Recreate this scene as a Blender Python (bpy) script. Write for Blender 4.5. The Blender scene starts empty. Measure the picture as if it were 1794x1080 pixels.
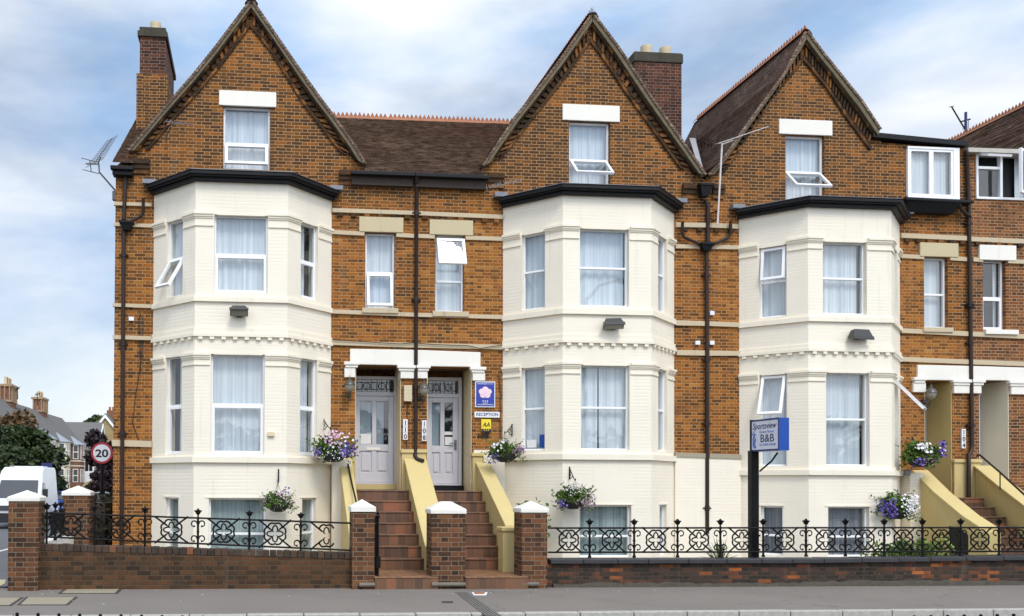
import bpy, bmesh, math, random
from mathutils import Vector, Matrix
from mathutils.geometry import tessellate_polygon
random.seed(7)
C = bpy.context.scene
COL = C.collection
R = math.radians
PI = math.pi
# ------------------------------------------------------------------ camera
W_, H_ = 1794.0, 1080.0          # the photograph's own pixel grid, used only to measure it
F_ = 1584.0                      # focal length in those pixels
CX, CY = 586.0, 826.0            # principal point (the photograph is cropped off-centre)
YAW, TILT, ROLL = math.atan((586-450)/1584.0), 0.0152, 0.005
CAM = Vector((0.0, -18.0, 1.70))
MR = Matrix.Rotation(-YAW, 3, 'Z') @ Matrix.Rotation(PI/2+TILT, 3, 'X') @ Matrix.Rotation(ROLL, 3, 'Z')
cd = bpy.data.cameras.new('camera'); cam = bpy.data.objects.new('camera', cd); COL.objects.link(cam)
cam.location = CAM; cam.rotation_euler = MR.to_euler()
cd.sensor_fit = 'HORIZONTAL'; cd.sensor_width = 36.0; cd.lens = 36.0*F_/W_
cd.shift_x = (W_/2-CX)/W_; cd.shift_y = (CY-H_/2)/W_
cd.clip_start = 0.1; cd.clip_end = 3000
C.camera = cam
# ------------------------------------------------------------------ world, sun, exposure
SUN_EL, SUN_AZ = R(52), R(168)    # overcast, soft sun high in front of the facades
w = bpy.data.worlds.new('World'); C.world = w; w.use_nodes = True
nt = w.node_tree; nt.nodes.clear()
def wn(t): return nt.nodes.new(t)
out = wn('ShaderNodeOutputWorld'); bg = wn('ShaderNodeBackground'); sky = wn('ShaderNodeTexSky')
sky.sky_type = 'NISHITA'; sky.sun_disc = False; sky.sun_elevation = SUN_EL; sky.sun_rotation = SUN_AZ
sky.air_density = 1.0; sky.dust_density = 1.2; sky.ozone_density = 1.5
tc = wn('ShaderNodeTexCoord'); mp = wn('ShaderNodeMapping'); mp.inputs['Scale'].default_value = (1.0, 1.0, 2.6)
mp.inputs['Location'].default_value = (3.1, 0.4, 1.3)
n1 = wn('ShaderNodeTexNoise'); n1.inputs['Scale'].default_value = 2.3; n1.inputs['Detail'].default_value = 9; n1.inputs['Roughness'].default_value = .55
n1.inputs['Distortion'].default_value = .35
n2 = wn('ShaderNodeTexNoise'); n2.inputs['Scale'].default_value = 2.2; n2.inputs['Detail'].default_value = 8
cr = wn('ShaderNodeValToRGB'); cr.color_ramp.elements[0].position = .36; cr.color_ramp.elements[1].position = .60
cr.color_ramp.elements[0].color = (.45, .45, .45, 1)
cr2 = wn('ShaderNodeValToRGB'); cr2.color_ramp.elements[0].position = .40; cr2.color_ramp.elements[1].position = .585
cr2.color_ramp.elements[0].color = (3.6, 5.2, 7.6, 1); cr2.color_ramp.elements[1].color = (7.9, 8.2, 8.6, 1)
mx = wn('ShaderNodeMix'); mx.data_type = 'RGBA'
L = nt.links.new
L(tc.outputs['Generated'], mp.inputs['Vector']); L(mp.outputs[0], n1.inputs['Vector']); L(mp.outputs[0], n2.inputs['Vector'])
L(n1.outputs['Fac'], cr.inputs[0]); sz_ = wn('ShaderNodeSeparateXYZ'); L(tc.outputs['Generated'], sz_.inputs[0])
hz_ = wn('ShaderNodeMapRange'); hz_.inputs[1].default_value = .07; hz_.inputs[2].default_value = .27; hz_.inputs[3].default_value = .27; hz_.inputs[4].default_value = -.01; L(sz_.outputs['Z'], hz_.inputs[0])
ad_ = wn('ShaderNodeMath'); ad_.operation = 'ADD'; L(n2.outputs['Fac'], ad_.inputs[0]); L(hz_.outputs[0], ad_.inputs[1]); L(ad_.outputs[0], cr2.inputs[0])
L(cr.outputs[0], mx.inputs[0]); L(sky.outputs[0], mx.inputs[6]); L(cr2.outputs[0], mx.inputs[7])
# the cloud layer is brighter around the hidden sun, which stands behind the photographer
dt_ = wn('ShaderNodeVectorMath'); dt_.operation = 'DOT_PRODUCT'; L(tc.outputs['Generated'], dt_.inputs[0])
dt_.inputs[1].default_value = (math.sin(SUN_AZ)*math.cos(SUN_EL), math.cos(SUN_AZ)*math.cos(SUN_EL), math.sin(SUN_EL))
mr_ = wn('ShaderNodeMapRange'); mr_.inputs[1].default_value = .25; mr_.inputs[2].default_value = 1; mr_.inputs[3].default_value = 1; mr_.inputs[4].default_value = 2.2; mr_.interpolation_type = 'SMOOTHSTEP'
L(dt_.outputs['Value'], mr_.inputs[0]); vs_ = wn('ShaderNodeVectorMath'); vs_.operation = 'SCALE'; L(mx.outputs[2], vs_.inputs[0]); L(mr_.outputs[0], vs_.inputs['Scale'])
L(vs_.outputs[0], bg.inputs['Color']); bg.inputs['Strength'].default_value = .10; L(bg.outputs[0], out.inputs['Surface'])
sl = bpy.data.lights.new('sun', 'SUN'); so = bpy.data.objects.new('sun', sl); COL.objects.link(so)
sl.energy = 1.5; sl.angle = R(16); sl.color = (1.0, .94, .85)
sd = Vector((math.sin(SUN_AZ)*math.cos(SUN_EL), math.cos(SUN_AZ)*math.cos(SUN_EL), math.sin(SUN_EL)))
so.rotation_euler = sd.to_track_quat('Z', 'Y').to_euler(); so.location = (0, -30, 40)
C.view_settings.view_transform = 'Standard'; C.view_settings.look = 'None'; C.view_settings.gamma = 1; C.view_settings.exposure = 0.36
try: C.view_settings.use_curve_mapping = False
except Exception: pass
C.render.engine = 'CYCLES'; C.cycles.max_bounces = 8; C.cycles.transparent_max_bounces = 12
C.cycles.caustics_reflective = False; C.cycles.caustics_refractive = False

# ------------------------------------------------------------------ measuring
def P(px, py, Y=0.0):
    d = MR @ Vector(((px-CX)/F_, -(py-CY)/F_, -1.0))
    return CAM + d*((Y-CAM.y)/d.y)
def G(px, py, z=0.0):
    d = MR @ Vector(((px-CX)/F_, -(py-CY)/F_, -1.0))
    return CAM + d*((z-CAM.z)/d.z)
# ------------------------------------------------------------------ mesh builder
UP = Vector((0, 0, 1))
class MB:
    def __init__(s): s.v = []; s.f = []; s.uv = {}; s.sm = set()
    def face(s, pts, uv=None, smooth=False):
        i = len(s.v); s.v += [Vector(p) for p in pts]; s.f.append(tuple(range(i, i+len(pts))))
        if uv: s.uv[len(s.f)-1] = uv
        if smooth: s.sm.add(len(s.f)-1)
    def mesh(s, vs, fs, smooth=False):
        i = len(s.v); s.v += [Vector(p) for p in vs]
        for f in fs:
            s.f.append(tuple(i+k for k in f))
            if smooth: s.sm.add(len(s.f)-1)
    def ob(s, O, u, n, up, a0, a1, b0, b1, c0, c1):
        """box: a along u, b along n, c along up"""
        O = Vector(O)
        p = [O+u*a+n*b+up*c for c in (c0, c1) for b in (b0, b1) for a in (a0, a1)]
        fs = [(0, 2, 3, 1), (4, 5, 7, 6), (0, 1, 5, 4), (2, 6, 7, 3), (0, 4, 6, 2), (1, 3, 7, 5)]
        if u.cross(n).dot(up)*(a1-a0)*(b1-b0)*(c1-c0) < 0: fs = [f[::-1] for f in fs]
        s.mesh(p, fs)
    def box(s, x0, x1, y0, y1, z0, z1):
        s.ob((0, 0, 0), Vector((1, 0, 0)), Vector((0, 1, 0)), UP, min(x0, x1), max(x0, x1), min(y0, y1), max(y0, y1), min(z0, z1), max(z0, z1))
    def prism(s, poly, vec, caps=True):
        """poly: 3D points; extruded by vec"""
        poly = [Vector(p) for p in poly]; vec = Vector(vec); n = len(poly)
        nor = Vector((0, 0, 0))
        for i in range(n): nor += (poly[i]-poly[0]).cross(poly[(i+1) % n]-poly[0])
        if nor.dot(vec) > 0: poly = poly[::-1]
        vs = poly+[p+vec for p in poly]
        fs = [tuple(range(n)), tuple(range(2*n-1, n-1, -1))] if caps else []
        for i in range(n):
            j = (i+1) % n; fs.append((j, i, n+i, n+j))
        s.mesh(vs, fs)
    def panel(s, O, u, n, outline, holes, th):
        """wall panel with holes. outline / holes in (a, c) coordinates along u and up from O; outer face at O"""
        O = Vector(O)
        loops = [outline]+holes
        flat = [q for l in loops for q in l]
        tris = tessellate_polygon([[Vector((a, c, 0)) for a, c in l] for l in loops])
        front = [O+u*a+UP*c for a, c in flat]; back = [p-n*th for p in front]; N = len(flat)
        fs = []
        for t in tris:
            nn = (front[t[1]]-front[t[0]]).cross(front[t[2]]-front[t[0]])
            if nn.length < 1e-9: continue
            t = tuple(t) if nn.dot(n) > 0 else tuple(t)[::-1]
            fs.append(t); fs.append(tuple(N+k for k in t[::-1]))
        b = 0
        for li, l in enumerate(loops):
            m = len(l); area = sum(l[i][0]*l[(i+1) % m][1]-l[(i+1) % m][0]*l[i][1] for i in range(m))
            ccw = area > 0
            right = u.cross(UP).dot(n) > 0
            for i in range(m):
                j = (i+1) % m; q = (b+j, b+i, N+b+i, N+b+j)
                if (ccw == right) == (li == 0): q = q
                else: q = q[::-1]
                fs.append(q)
            b += m
        s.mesh(front+back, fs)
    def tube(s, pts, r, seg=8, closed=False, caps=True):
        pts = [Vector(p) for p in pts]; n = len(pts); rings = []
        rs = r if isinstance(r, (list, tuple)) else [r]*n
        prev = None
        for i, p in enumerate(pts):
            if closed: t = pts[(i+1) % n]-pts[i-1]
            else: t = pts[min(i+1, n-1)]-pts[max(i-1, 0)]
            if t.length < 1e-9: t = Vector((0, 0, 1))
            t.normalize()
            if prev is None:
                a = Vector((0, 0, 1)) if abs(t.z) < .9 else Vector((1, 0, 0))
                a = (a-t*a.dot(t)).normalized()
            else:
                a = prev-t*prev.dot(t)
                a = a.normalized() if a.length > 1e-6 else t.orthogonal().normalized()
            prev = a; b = t.cross(a)
            rings.append([p+(a*math.cos(2*PI*k/seg)+b*math.sin(2*PI*k/seg))*rs[i] for k in range(seg)])
        vs = [q for rg in rings for q in rg]; fs = []
        for i in range(n if closed else n-1):
            j = (i+1) % n
            for k in range(seg):
                k2 = (k+1) % seg; fs.append((i*seg+k, i*seg+k2, j*seg+k2, j*seg+k))
        if not closed and caps: fs += [tuple(range(seg-1, -1, -1)), tuple((n-1)*seg+k for k in range(seg))]
        s.mesh(vs, fs, smooth=True)
    def lathe(s, O, prof, seg=16, axis=UP, squash=1.0):
        """prof: (radius, height) list along axis from O"""
        O = Vector(O); axis = Vector(axis).normalized(); a = axis.orthogonal().normalized(); b = axis.cross(a)
        if abs(axis.z) > .99: a = Vector((1, 0, 0)); b = axis.cross(a)
        vs = []; fs = []; n = len(prof)
        for r, h in prof:
            for k in range(seg):
                an = 2*PI*(k+.5)/seg
                vs.append(O+axis*h+(a*math.cos(an)+b*math.sin(an)*squash)*max(r, 1e-4))
        for i in range(n-1):
            for k in range(seg):
                k2 = (k+1) % seg; fs.append((i*seg+k, i*seg+k2, (i+1)*seg+k2, (i+1)*seg+k))
        fs += [tuple(range(seg-1, -1, -1)), tuple((n-1)*seg+k for k in range(seg))]
        s.mesh(vs, fs, smooth=True)
    def ball(s, c, r, seg=10, rings=6):
        r = Vector(r) if not isinstance(r, (int, float)) else Vector((r, r, r)); c = Vector(c)
        vs = []; fs = []
        for i in range(rings+1):
            th = PI*i/rings
            for k in range(seg):
                an = 2*PI*k/seg
                vs.append(c+Vector((r.x*math.sin(th)*math.cos(an), r.y*math.sin(th)*math.sin(an), -r.z*math.cos(th))))
        for i in range(rings):
            for k in range(seg):
                k2 = (k+1) % seg; fs.append((i*seg+k, i*seg+k2, (i+1)*seg+k2, (i+1)*seg+k))
        s.mesh(vs, fs, smooth=True)
    def build(s, name, mat, parent=None, bevel=0, label=None, kind=None):
        off = Vector((0, 0, 0)); p = parent
        while p is not None: off += p.location; p = p.parent
        me = bpy.data.meshes.new(name)
        me.from_pydata([tuple(q-off) for q in s.v], [], s.f)
        uvl = me.uv_layers.new(name='UVMap')
        for pi, pol in enumerate(me.polygons):
            cu = s.uv.get(pi)
            nrm = pol.normal
            if cu is None:
                if abs(nrm.z) > .8: t = None
                else:
                    t = Vector((-nrm.y, nrm.x, 0))
                    t = t.normalized() if t.length > 1e-6 else Vector((1, 0, 0))
            for k, li in enumerate(pol.loop_indices):
                q = s.v[pol.vertices[k]]
                if cu is not None: uvl.data[li].uv = cu[k]
                elif t is None: uvl.data[li].uv = (q.x, q.y)
                else: uvl.data[li].uv = (q.dot(t), q.z)
            pol.use_smooth = pi in s.sm
        if isinstance(mat, (list, tuple)):
            for m in mat: me.materials.append(m)
        else: me.materials.append(mat)
        if s.sm:
            try: me.set_sharp_from_angle(angle=R(40))
            except Exception: pass
            if len(s.sm) < len(s.f):
                for pi, pol in enumerate(me.polygons): pol.use_smooth = pi in s.sm
        me.update()
        o = bpy.data.objects.new(name, me); COL.objects.link(o)
        if parent is not None: o.parent = parent
        if bevel:
            m = o.modifiers.new('bevel', 'BEVEL'); m.width = bevel; m.segments = 2; m.limit_method = 'ANGLE'; m.angle_limit = R(40)
        if label: o['label'] = label
        if kind: o['kind'] = kind
        return o
def thing(name, label, cat, loc=(0, 0, 0), group=None):
    o = bpy.data.objects.new(name, None); COL.objects.link(o); o.location = loc; o.empty_display_size = .2
    o['label'] = label; o['category'] = cat
    if group: o['group'] = group
    return o
def tag(o, label, cat, group=None):
    o['label'] = label; o['category'] = cat
    if group: o['group'] = group
    return o
def struct(name, mb, mat):
    o = mb.build(name, mat); o['kind'] = 'structure'; return o
def text(name, s, O, u, n, h, mat, parent, width=None, shear=0.0, bold=0.0, align='CENTER', depth=.002, up=UP):
    cu = bpy.data.curves.new('lettering', 'FONT'); cu.body = s; cu.size = 1.0; cu.align_x = align; cu.shear = shear; cu.offset = bold; cu.extrude = .02
    cu.resolution_u = 4
    to = bpy.data.objects.new('lettering', cu); COL.objects.link(to)
    bpy.context.view_layer.update()
    me = bpy.data.meshes.new_from_object(to.evaluated_get(bpy.context.evaluated_depsgraph_get()))
    bpy.data.objects.remove(to); bpy.data.curves.remove(cu)
    xs = [v.co.x for v in me.vertices]; ys = [v.co.y for v in me.vertices]
    ky = h/max(ys) if max(ys) > 0 else h
    kx = ky if width is None else width/(max(xs)-min(xs))
    xm = (max(xs)+min(xs))/2 if align == 'CENTER' else min(xs)
    mb = MB(); O = Vector(O)
    mb.v = [O+u*((v.co.x-xm)*kx)+up*(v.co.y*ky)+n*(v.co.z/.02*depth) for v in me.vertices]
    mb.f = [tuple(p.vertices) for p in me.polygons]
    bpy.data.meshes.remove(me)
    return mb.build(name, mat, parent)
# ------------------------------------------------------------------ materials
class NT:
    def __init__(s, name):
        s.m = bpy.data.materials.new(name); s.m.use_nodes = True; s.t = s.m.node_tree; s.b = s.t.nodes['Principled BSDF']; s.out = s.t.nodes['Material Output']
    def n(s, t): return s.t.nodes.new(t)
    def l(s, a, b): s.t.links.new(a, b)
    def inp(s, sock, v):
        if v is None: return
        if hasattr(v, 'is_output'): s.l(v, sock)
        else: sock.default_value = v
    def m_(s, op, a, b=None, c=None, clamp=False):
        q = s.n('ShaderNodeMath'); q.operation = op; q.use_clamp = clamp
        for i, v in enumerate((a, b, c)): s.inp(q.inputs[i], v) if v is not None else None
        return q.outputs[0]
    def mix(s, f, a, b, bt='MIX'):
        q = s.n('ShaderNodeMix'); q.data_type = 'RGBA'; q.blend_type = bt
        s.inp(q.inputs[0], f); s.inp(q.inputs[6], c4(a)); s.inp(q.inputs[7], c4(b)); return q.outputs[2]
    def noise(s, vec, scale, detail=4, rough=.55):
        q = s.n('ShaderNodeTexNoise'); q.inputs['Scale'].default_value = scale; q.inputs['Detail'].default_value = detail; q.inputs['Roughness'].default_value = rough
        if vec is not None: s.l(vec, q.inputs['Vector'])
        return q.outputs['Fac']
    def ramp(s, f, els):
        q = s.n('ShaderNodeValToRGB'); r = q.color_ramp
        while len(r.elements) < len(els): r.elements.new(.5)
        for e, (p, c) in zip(r.elements, els): e.position = p; e.color = c4(c)
        s.l(f, q.inputs[0]); return q.outputs[0]
    def rng(s, f, a, b, c=0, d=1):
        q = s.n('ShaderNodeMapRange'); q.inputs[1].default_value = a; q.inputs[2].default_value = b; q.inputs[3].default_value = c; q.inputs[4].default_value = d
        q.interpolation_type = 'SMOOTHSTEP'; s.l(f, q.inputs[0]); return q.outputs[0]
    def pos(s): return s.n('ShaderNodeNewGeometry').outputs['Position']
    def uv(s):
        q = s.n('ShaderNodeUVMap'); q.uv_map = 'UVMap'; return q.outputs[0]
    def sep(s, v):
        q = s.n('ShaderNodeSeparateXYZ'); s.l(v, q.inputs[0]); return q.outputs
    def comb(s, x, y, z=0.0):
        q = s.n('ShaderNodeCombineXYZ'); s.inp(q.inputs[0], x); s.inp(q.inputs[1], y); s.inp(q.inputs[2], z); return q.outputs[0]
    def white(s, v):
        q = s.n('ShaderNodeTexWhiteNoise'); q.noise_dimensions = '3D'; s.l(v, q.inputs['Vector']); return q.outputs['Value'], q.outputs['Color']
    def bump(s, h, strength=.3, dist=.01):
        q = s.n('ShaderNodeBump'); q.inputs['Strength'].default_value = strength; q.inputs['Distance'].default_value = dist
        s.l(h, q.inputs['Height']); s.l(q.outputs[0], s.b.inputs['Normal']); return q
    def done(s, col=None, rough=.6, metal=0, spec=.5):
        s.inp(s.b.inputs['Base Color'], c4(col)) if col is not None else None
        s.inp(s.b.inputs['Roughness'], rough); s.b.inputs['Metallic'].default_value = metal; s.b.inputs['Specular IOR Level'].default_value = spec
        return s.m
def c4(c):
    if isinstance(c, (tuple, list)) and len(c) == 3: return (c[0], c[1], c[2], 1)
    return c
def brick_cells(g, h=.078, st=.232, hd=.118, join=.008, flem=True, warp=None):
    u, v, _ = g.sep(g.uv())
    wob = g.noise(g.uv(), 1.3, 2); v = g.m_('ADD', v, g.m_('MULTIPLY', wob, .02))
    if warp: v = g.m_('MULTIPLY', g.m_('LOGARITHM', g.m_('ADD', g.m_('MULTIPLY', v, warp[1]/warp[0]), 1.0), math.e), h/warp[1])
    row = g.m_('FLOOR', g.m_('DIVIDE', v, h)); fv = g.m_('SUBTRACT', v, g.m_('MULTIPLY', row, h))
    par = g.m_('FLOORED_MODULO', row, 2.0)
    Pd = st+hd if flem else st
    uu = g.m_('ADD', u, g.m_('MULTIPLY', par, Pd/2)); cell = g.m_('FLOOR', g.m_('DIVIDE', uu, Pd)); t = g.m_('SUBTRACT', uu, g.m_('MULTIPLY', cell, Pd))
    if flem:
        hdr = g.m_('GREATER_THAN', t, st)
        e1 = g.m_('MINIMUM', t, g.m_('SUBTRACT', st, t)); e2 = g.m_('MINIMUM', g.m_('SUBTRACT', t, st), g.m_('SUBTRACT', Pd, t))
        e = g.m_('MAXIMUM', e1, e2)
        idx = g.m_('ADD', g.m_('MULTIPLY', cell, 2.0), hdr)
    else:
        hdr = None; e = g.m_('MINIMUM', t, g.m_('SUBTRACT', Pd, t)); idx = cell
    dv = g.m_('MINIMUM', fv, g.m_('SUBTRACT', h, fv)); d = g.m_('MINIMUM', e, dv)
    d = g.m_('ADD', d, g.m_('MULTIPLY', g.m_('SUBTRACT', g.noise(g.uv(), 45, 2), .5), .010))
    mask = g.rng(d, join*.35, join)
    rv, rc = g.white(g.comb(idx, row, 0.3))
    return mask, rv, hdr, rc
def brick(name, cols, mortar, soot=.25, sootcol=(.03, .02, .015), zdark=None, hb=.12, stain=0.0, amp=.8, specks=.35, **kw):
    g = NT(name); mask, rv, hdr, rc = brick_cells(g, **kw)
    val = g.m_('SUBTRACT', rv, g.m_('MULTIPLY', hdr, hb)) if hdr is not None else rv
    big = g.m_('ADD', g.m_('MULTIPLY', g.noise(g.uv(), .55, 4), .6), g.m_('MULTIPLY', g.noise(g.uv(), 1.7, 5, .65), .4)); val = g.m_('ADD', .5*(1-amp), g.m_('MULTIPLY', val, amp))
    val = g.m_('SUBTRACT', val, g.m_('MULTIPLY', g.m_('SUBTRACT', big, .5), 1.5))
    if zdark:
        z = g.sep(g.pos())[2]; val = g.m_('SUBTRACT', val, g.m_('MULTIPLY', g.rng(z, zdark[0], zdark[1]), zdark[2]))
    col = g.ramp(val, cols)
    grain = g.noise(g.uv(), 60, 3); col = g.mix(.35, col, g.mix(1.0, col, g.ramp(grain, [(.25, (.45, .45, .45)), (.75, (1.35, 1.35, 1.35))]), 'MULTIPLY'))
    mc = g.mix(g.noise(g.uv(), 6, 3), tuple(c*.72 for c in mortar), mortar)
    col = g.mix(mask, mc, col)
    s = g.rng(g.noise(g.uv(), 1.9, 6, .65), .52, .78); col = g.mix(g.m_('MULTIPLY', s, soot), col, sootcol)
    if stain:
        q = g.n('ShaderNodeMapping'); q.inputs['Scale'].default_value = (5, .55, 1); g.l(g.uv(), q.inputs[0])
        s2 = g.rng(g.noise(q.outputs[0], 1.0, 4), .55, .75); col = g.mix(g.m_('MULTIPLY', s2, stain), col, (.33, .27, .2))
    if specks:
        sk = g.m_('MULTIPLY', g.rng(g.noise(g.uv(), 26, 3), .66, .72), g.rng(g.noise(g.uv(), 1.1, 3), .45, .6)); col = g.mix(g.m_('MULTIPLY', sk, specks), col, (.40, .36, .29))
    hgt = g.m_('ADD', mask, g.m_('MULTIPLY', grain, .35)); g.bump(hgt, .7, .008)
    return g.done(col, .85, spec=.25)
OR = [(0.0, (.075, .033, .012)), (.2, (.135, .053, .012)), (.42, (.215, .076, .012)), (.6, (.300, .096, .014)), (.75, (.335, .118, .016)), (.9, (.37, .148, .024)), (1.0, (.42, .205, .06))]
M = {}
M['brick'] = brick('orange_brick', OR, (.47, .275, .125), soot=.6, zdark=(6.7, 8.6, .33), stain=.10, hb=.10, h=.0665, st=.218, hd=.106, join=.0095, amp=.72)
def rubbed():
    g = NT('rubbed_brick'); q = g.n('ShaderNodeNewGeometry'); c = g.ramp(q.outputs['Random Per Island'], [(0, (.030, .020, .013)), (.55, (.075, .038, .018)), (.75, (.15, .062, .02)), (1, (.30, .13, .04))])
    n = g.rng(g.noise(g.pos(), 2.2, 6, .7), .42, .62); c = g.mix(g.m_('MULTIPLY', n, .75), c, (.035, .026, .017)); g.bump(g.noise(g.pos(), 40, 3), .4, .006); return g.done(c, .9, spec=.2)
M['brick_rub'] = rubbed()
DK = [(0, (.030, .019, .013)), (.3, (.058, .030, .015)), (.6, (.088, .042, .019)), (.88, (.12, .053, .022)), (1, (.17, .075, .034))]
M['brick_wall'] = brick('garden_wall_brick', DK, (.105, .083, .052), soot=.85, sootcol=(.050, .042, .027), stain=.10, amp=.7)
M['brick_old'] = brick('old_weathered_brick', [(0, (.026, .020, .016)), (.45, (.050, .033, .024)), (.68, (.080, .040, .026)), (.82, (.15, .052, .024)), (1, (.40, .115, .028))], (.085, .072, .055), soot=.95, sootcol=(.045, .040, .033), stain=.22, join=.007, amp=.75, specks=.6, h=.066)
M['brick_pier'] = brick('pier_brick', [(0, (.038, .020, .013)), (.4, (.100, .043, .020)), (.75, (.155, .062, .026)), (1, (.22, .095, .038))], (.25, .19, .13), soot=.45)
M['brick_chim'] = brick('dark_red_brick', [(0, (.032, .015, .010)), (.5, (.080, .027, .015)), (1, (.14, .048, .022))], (.26, .19, .15), soot=.55, h=.072)
M['brick_far'] = brick('distant_red_brick', [(0, (.13, .05, .03)), (1, (.28, .11, .06))], (.3, .25, .2), soot=.2)
def paint(name, col, rough=.55, relief=.0, dirt=.12, dirtcol=(.25, .22, .17), spec=.4):
    g = NT(name); p = g.pos()
    n = g.noise(p, 1.2, 6, .6); base = g.mix(g.rng(n, .3, .7), tuple(c*.955 for c in col), col)
    q = g.n('ShaderNodeMapping'); q.inputs['Scale'].default_value = (9, 9, .5); g.l(p, q.inputs[0])
    st = g.rng(g.noise(q.outputs[0], 1.0, 5), .58, .8); base = g.mix(g.m_('MULTIPLY', st, dirt), base, dirtcol)
    sp = g.rng(g.noise(p, 14, 3), .70, .78); base = g.mix(g.m_('MULTIPLY', sp, dirt*1.2), base, dirtcol)
    fine = g.noise(p, 40, 3)
    if relief:
        mask, rv, hdr, rc = brick_cells(g, join=.014, flem=False, st=.9, h=.0665)
        patch = g.rng(g.noise(p, 1.1, 3), .38, .62)
        h = g.m_('ADD', g.m_('MULTIPLY', g.m_('MULTIPLY', mask, patch), 1.0), g.m_('MULTIPLY', fine, .35))
        h = g.m_('ADD', h, g.m_('MULTIPLY', g.m_('MULTIPLY', rv, patch), .5))
        g.bump(h, relief, .008)
    else: g.bump(fine, .15, .004)
    return g.done(base, rough, spec=spec)
M['cream'] = paint('cream_masonry_paint', (.87, .795, .655), .6, relief=.22, dirt=.2)
M['cream_trim'] = paint('cream_trim_paint', (.87, .795, .645), .55, dirt=.2)
M['white_stone'] = paint('white_painted_stone', (.84, .80, .715), .55, dirt=.22)
M['buff'] = paint('buff_stone', (.56, .47, .29), .75, dirt=.25, dirtcol=(.2, .16, .1))
M['string'] = paint('string_course_stone', (.55, .45, .30), .75, dirt=.45, dirtcol=(.16, .12, .08))
M['grey_stone'] = paint('grey_plinth_stone', (.36, .31, .22), .8, dirt=.5)
M['yellow'] = paint('ochre_wall_paint', (.60, .47, .205), .55, dirt=.32, dirtcol=(.3, .24, .12))
M['porch_cream'] = paint('porch_cream_paint', (.70, .60, .38), .55, dirt=.1)
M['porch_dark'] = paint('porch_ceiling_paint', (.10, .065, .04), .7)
M['cap_white'] = paint('white_pier_cap_paint', (.80, .77, .69), .6, dirt=.25, dirtcol=(.3, .27, .2))
M['beige_box'] = paint('beige_plastic', (.62, .53, .36), .5)
M['far_cream'] = paint('distant_cream_render', (.66, .62, .5), .7)
M['far_grey'] = paint('grey_render', (.4, .39, .36), .7)
M['timber_dark'] = paint('dark_timber', (.05, .035, .025), .7)
def plain(name, col, rough=.5, metal=0, var=.12, spec=.5, scale=6, bump=.08):
    g = NT(name); n = g.noise(g.pos(), scale, 5)
    c = g.mix(n, tuple(x*(1-var) for x in col), tuple(min(1, x*(1+var)) for x in col))
    if bump: g.bump(g.noise(g.pos(), scale*8, 3), bump, .004)
    return g.done(c, rough, metal, spec)
M['pvc'] = plain('white_upvc', (.86, .86, .86), .35, var=.03, bump=0)
M['black'] = plain('black_gutter_paint', (.009, .009, .010), .5, var=.3, spec=.22)
M['lead'] = plain('grey_lead', (.20, .21, .235), .5, var=.25)
M['pipe'] = plain('dark_brown_pipe_paint', (.030, .017, .013), .45, var=.3, spec=.3)
M['iron'] = plain('black_iron_paint', (.006, .0055, .0055), .5, var=.4, scale=20, spec=.18)
M['door'] = plain('grey_door', (.585, .57, .60), .4, var=.04, bump=.03)
M['steel'] = plain('galvanised_steel', (.16, .16, .17), .5, .5)
M['white_metal'] = plain('white_aerial_metal', (.62, .56, .54), .4)
M['pot'] = plain('cream_clay_pot', (.62, .52, .34), .75, var=.15)
M['terracotta'] = plain('orange_ridge_clay', (.33, .13, .06), .8, var=.35)
M['cement'] = plain('mossy_cement', (.20, .165, .105), .9, var=.45, bump=.3)
M['verge'] = plain('weathered_verge_board', (.135, .108, .062), .85, var=.6, bump=.25, scale=9)
M['chim_cap'] = plain('sooty_chimney_cap', (.052, .045, .030), .9, var=.6, bump=.3)
M['valley'] = plain('pale_valley_flashing', (.33, .32, .31), .6, var=.3)
M['lamp_glass'] = plain('floodlight_lens', (.28, .27, .22), .25)
M['lamp_body'] = plain('dark_lamp_body', (.045, .042, .04), .45)
M['lantern'] = plain('bronze_lantern', (.10, .085, .075), .4, .3)
M['blue'] = plain('blue_sign_paint', (.003, .062, .33), .35, var=.06, bump=0)
M['navy'] = plain('navy_lettering', (.02, .025, .13), .5, bump=0)
M['blue2'] = plain('pale_blue_print', (.10, .17, .5), .5, bump=0)
M['sign_white'] = plain('sign_white', (.78, .79, .82), .35, var=.03, bump=0)
M['sign_lilac'] = plain('sign_panel_lilac_white', (.66, .68, .77), .3, var=.05, bump=0)
M['rose_blue'] = plain('badge_blue', (.022, .045, .33), .35, bump=0)
M['rose_pink'] = plain('rose_pink', (.78, .48, .56), .4, bump=0)
M['rose_pale'] = plain('rose_pale', (.85, .68, .74), .4, bump=0)
M['yellow_sign'] = plain('yellow_sign', (.85, .66, .03), .35, bump=0)
M['ink'] = plain('black_print', (.012, .012, .014), .5, bump=0)
M['red'] = plain('red_sign_ring', (.42, .02, .03), .4, bump=0)
M['paper'] = plain('white_paper', (.75, .75, .74), .7, bump=0)
M['granite'] = plain('granite_kerb', (.40, .375, .33), .8, var=.35, scale=14, bump=.2)
M['coping'] = plain('slate_coping', (.032, .032, .036), .55, var=.4, scale=5, bump=.2)
M['cover'] = plain('gravel_filled_cover', (.30, .255, .175), .9, var=.5, scale=60, bump=.4)
M['dark_edge'] = plain('dark_bitumen_edge', (.05, .042, .035), .9)
M['basket'] = plain('dark_basket_lining', (.018, .02, .014), .8)
M['soil'] = plain('garden_soil', (.10, .085, .06), .95, var=.5, scale=12, bump=.5)
M['paving'] = plain('garden_paving', (.32, .30, .27), .9, var=.3)
M['grass'] = plain('dry_grass', (.235, .18, .065), .95, var=.45, scale=9, bump=.4)
M['van'] = plain('white_van_paint', (.78, .79, .80), .28, var=.03, bump=0)
M['car_blue'] = plain('blue_car_paint', (.03, .10, .42), .25, bump=0)
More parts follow.
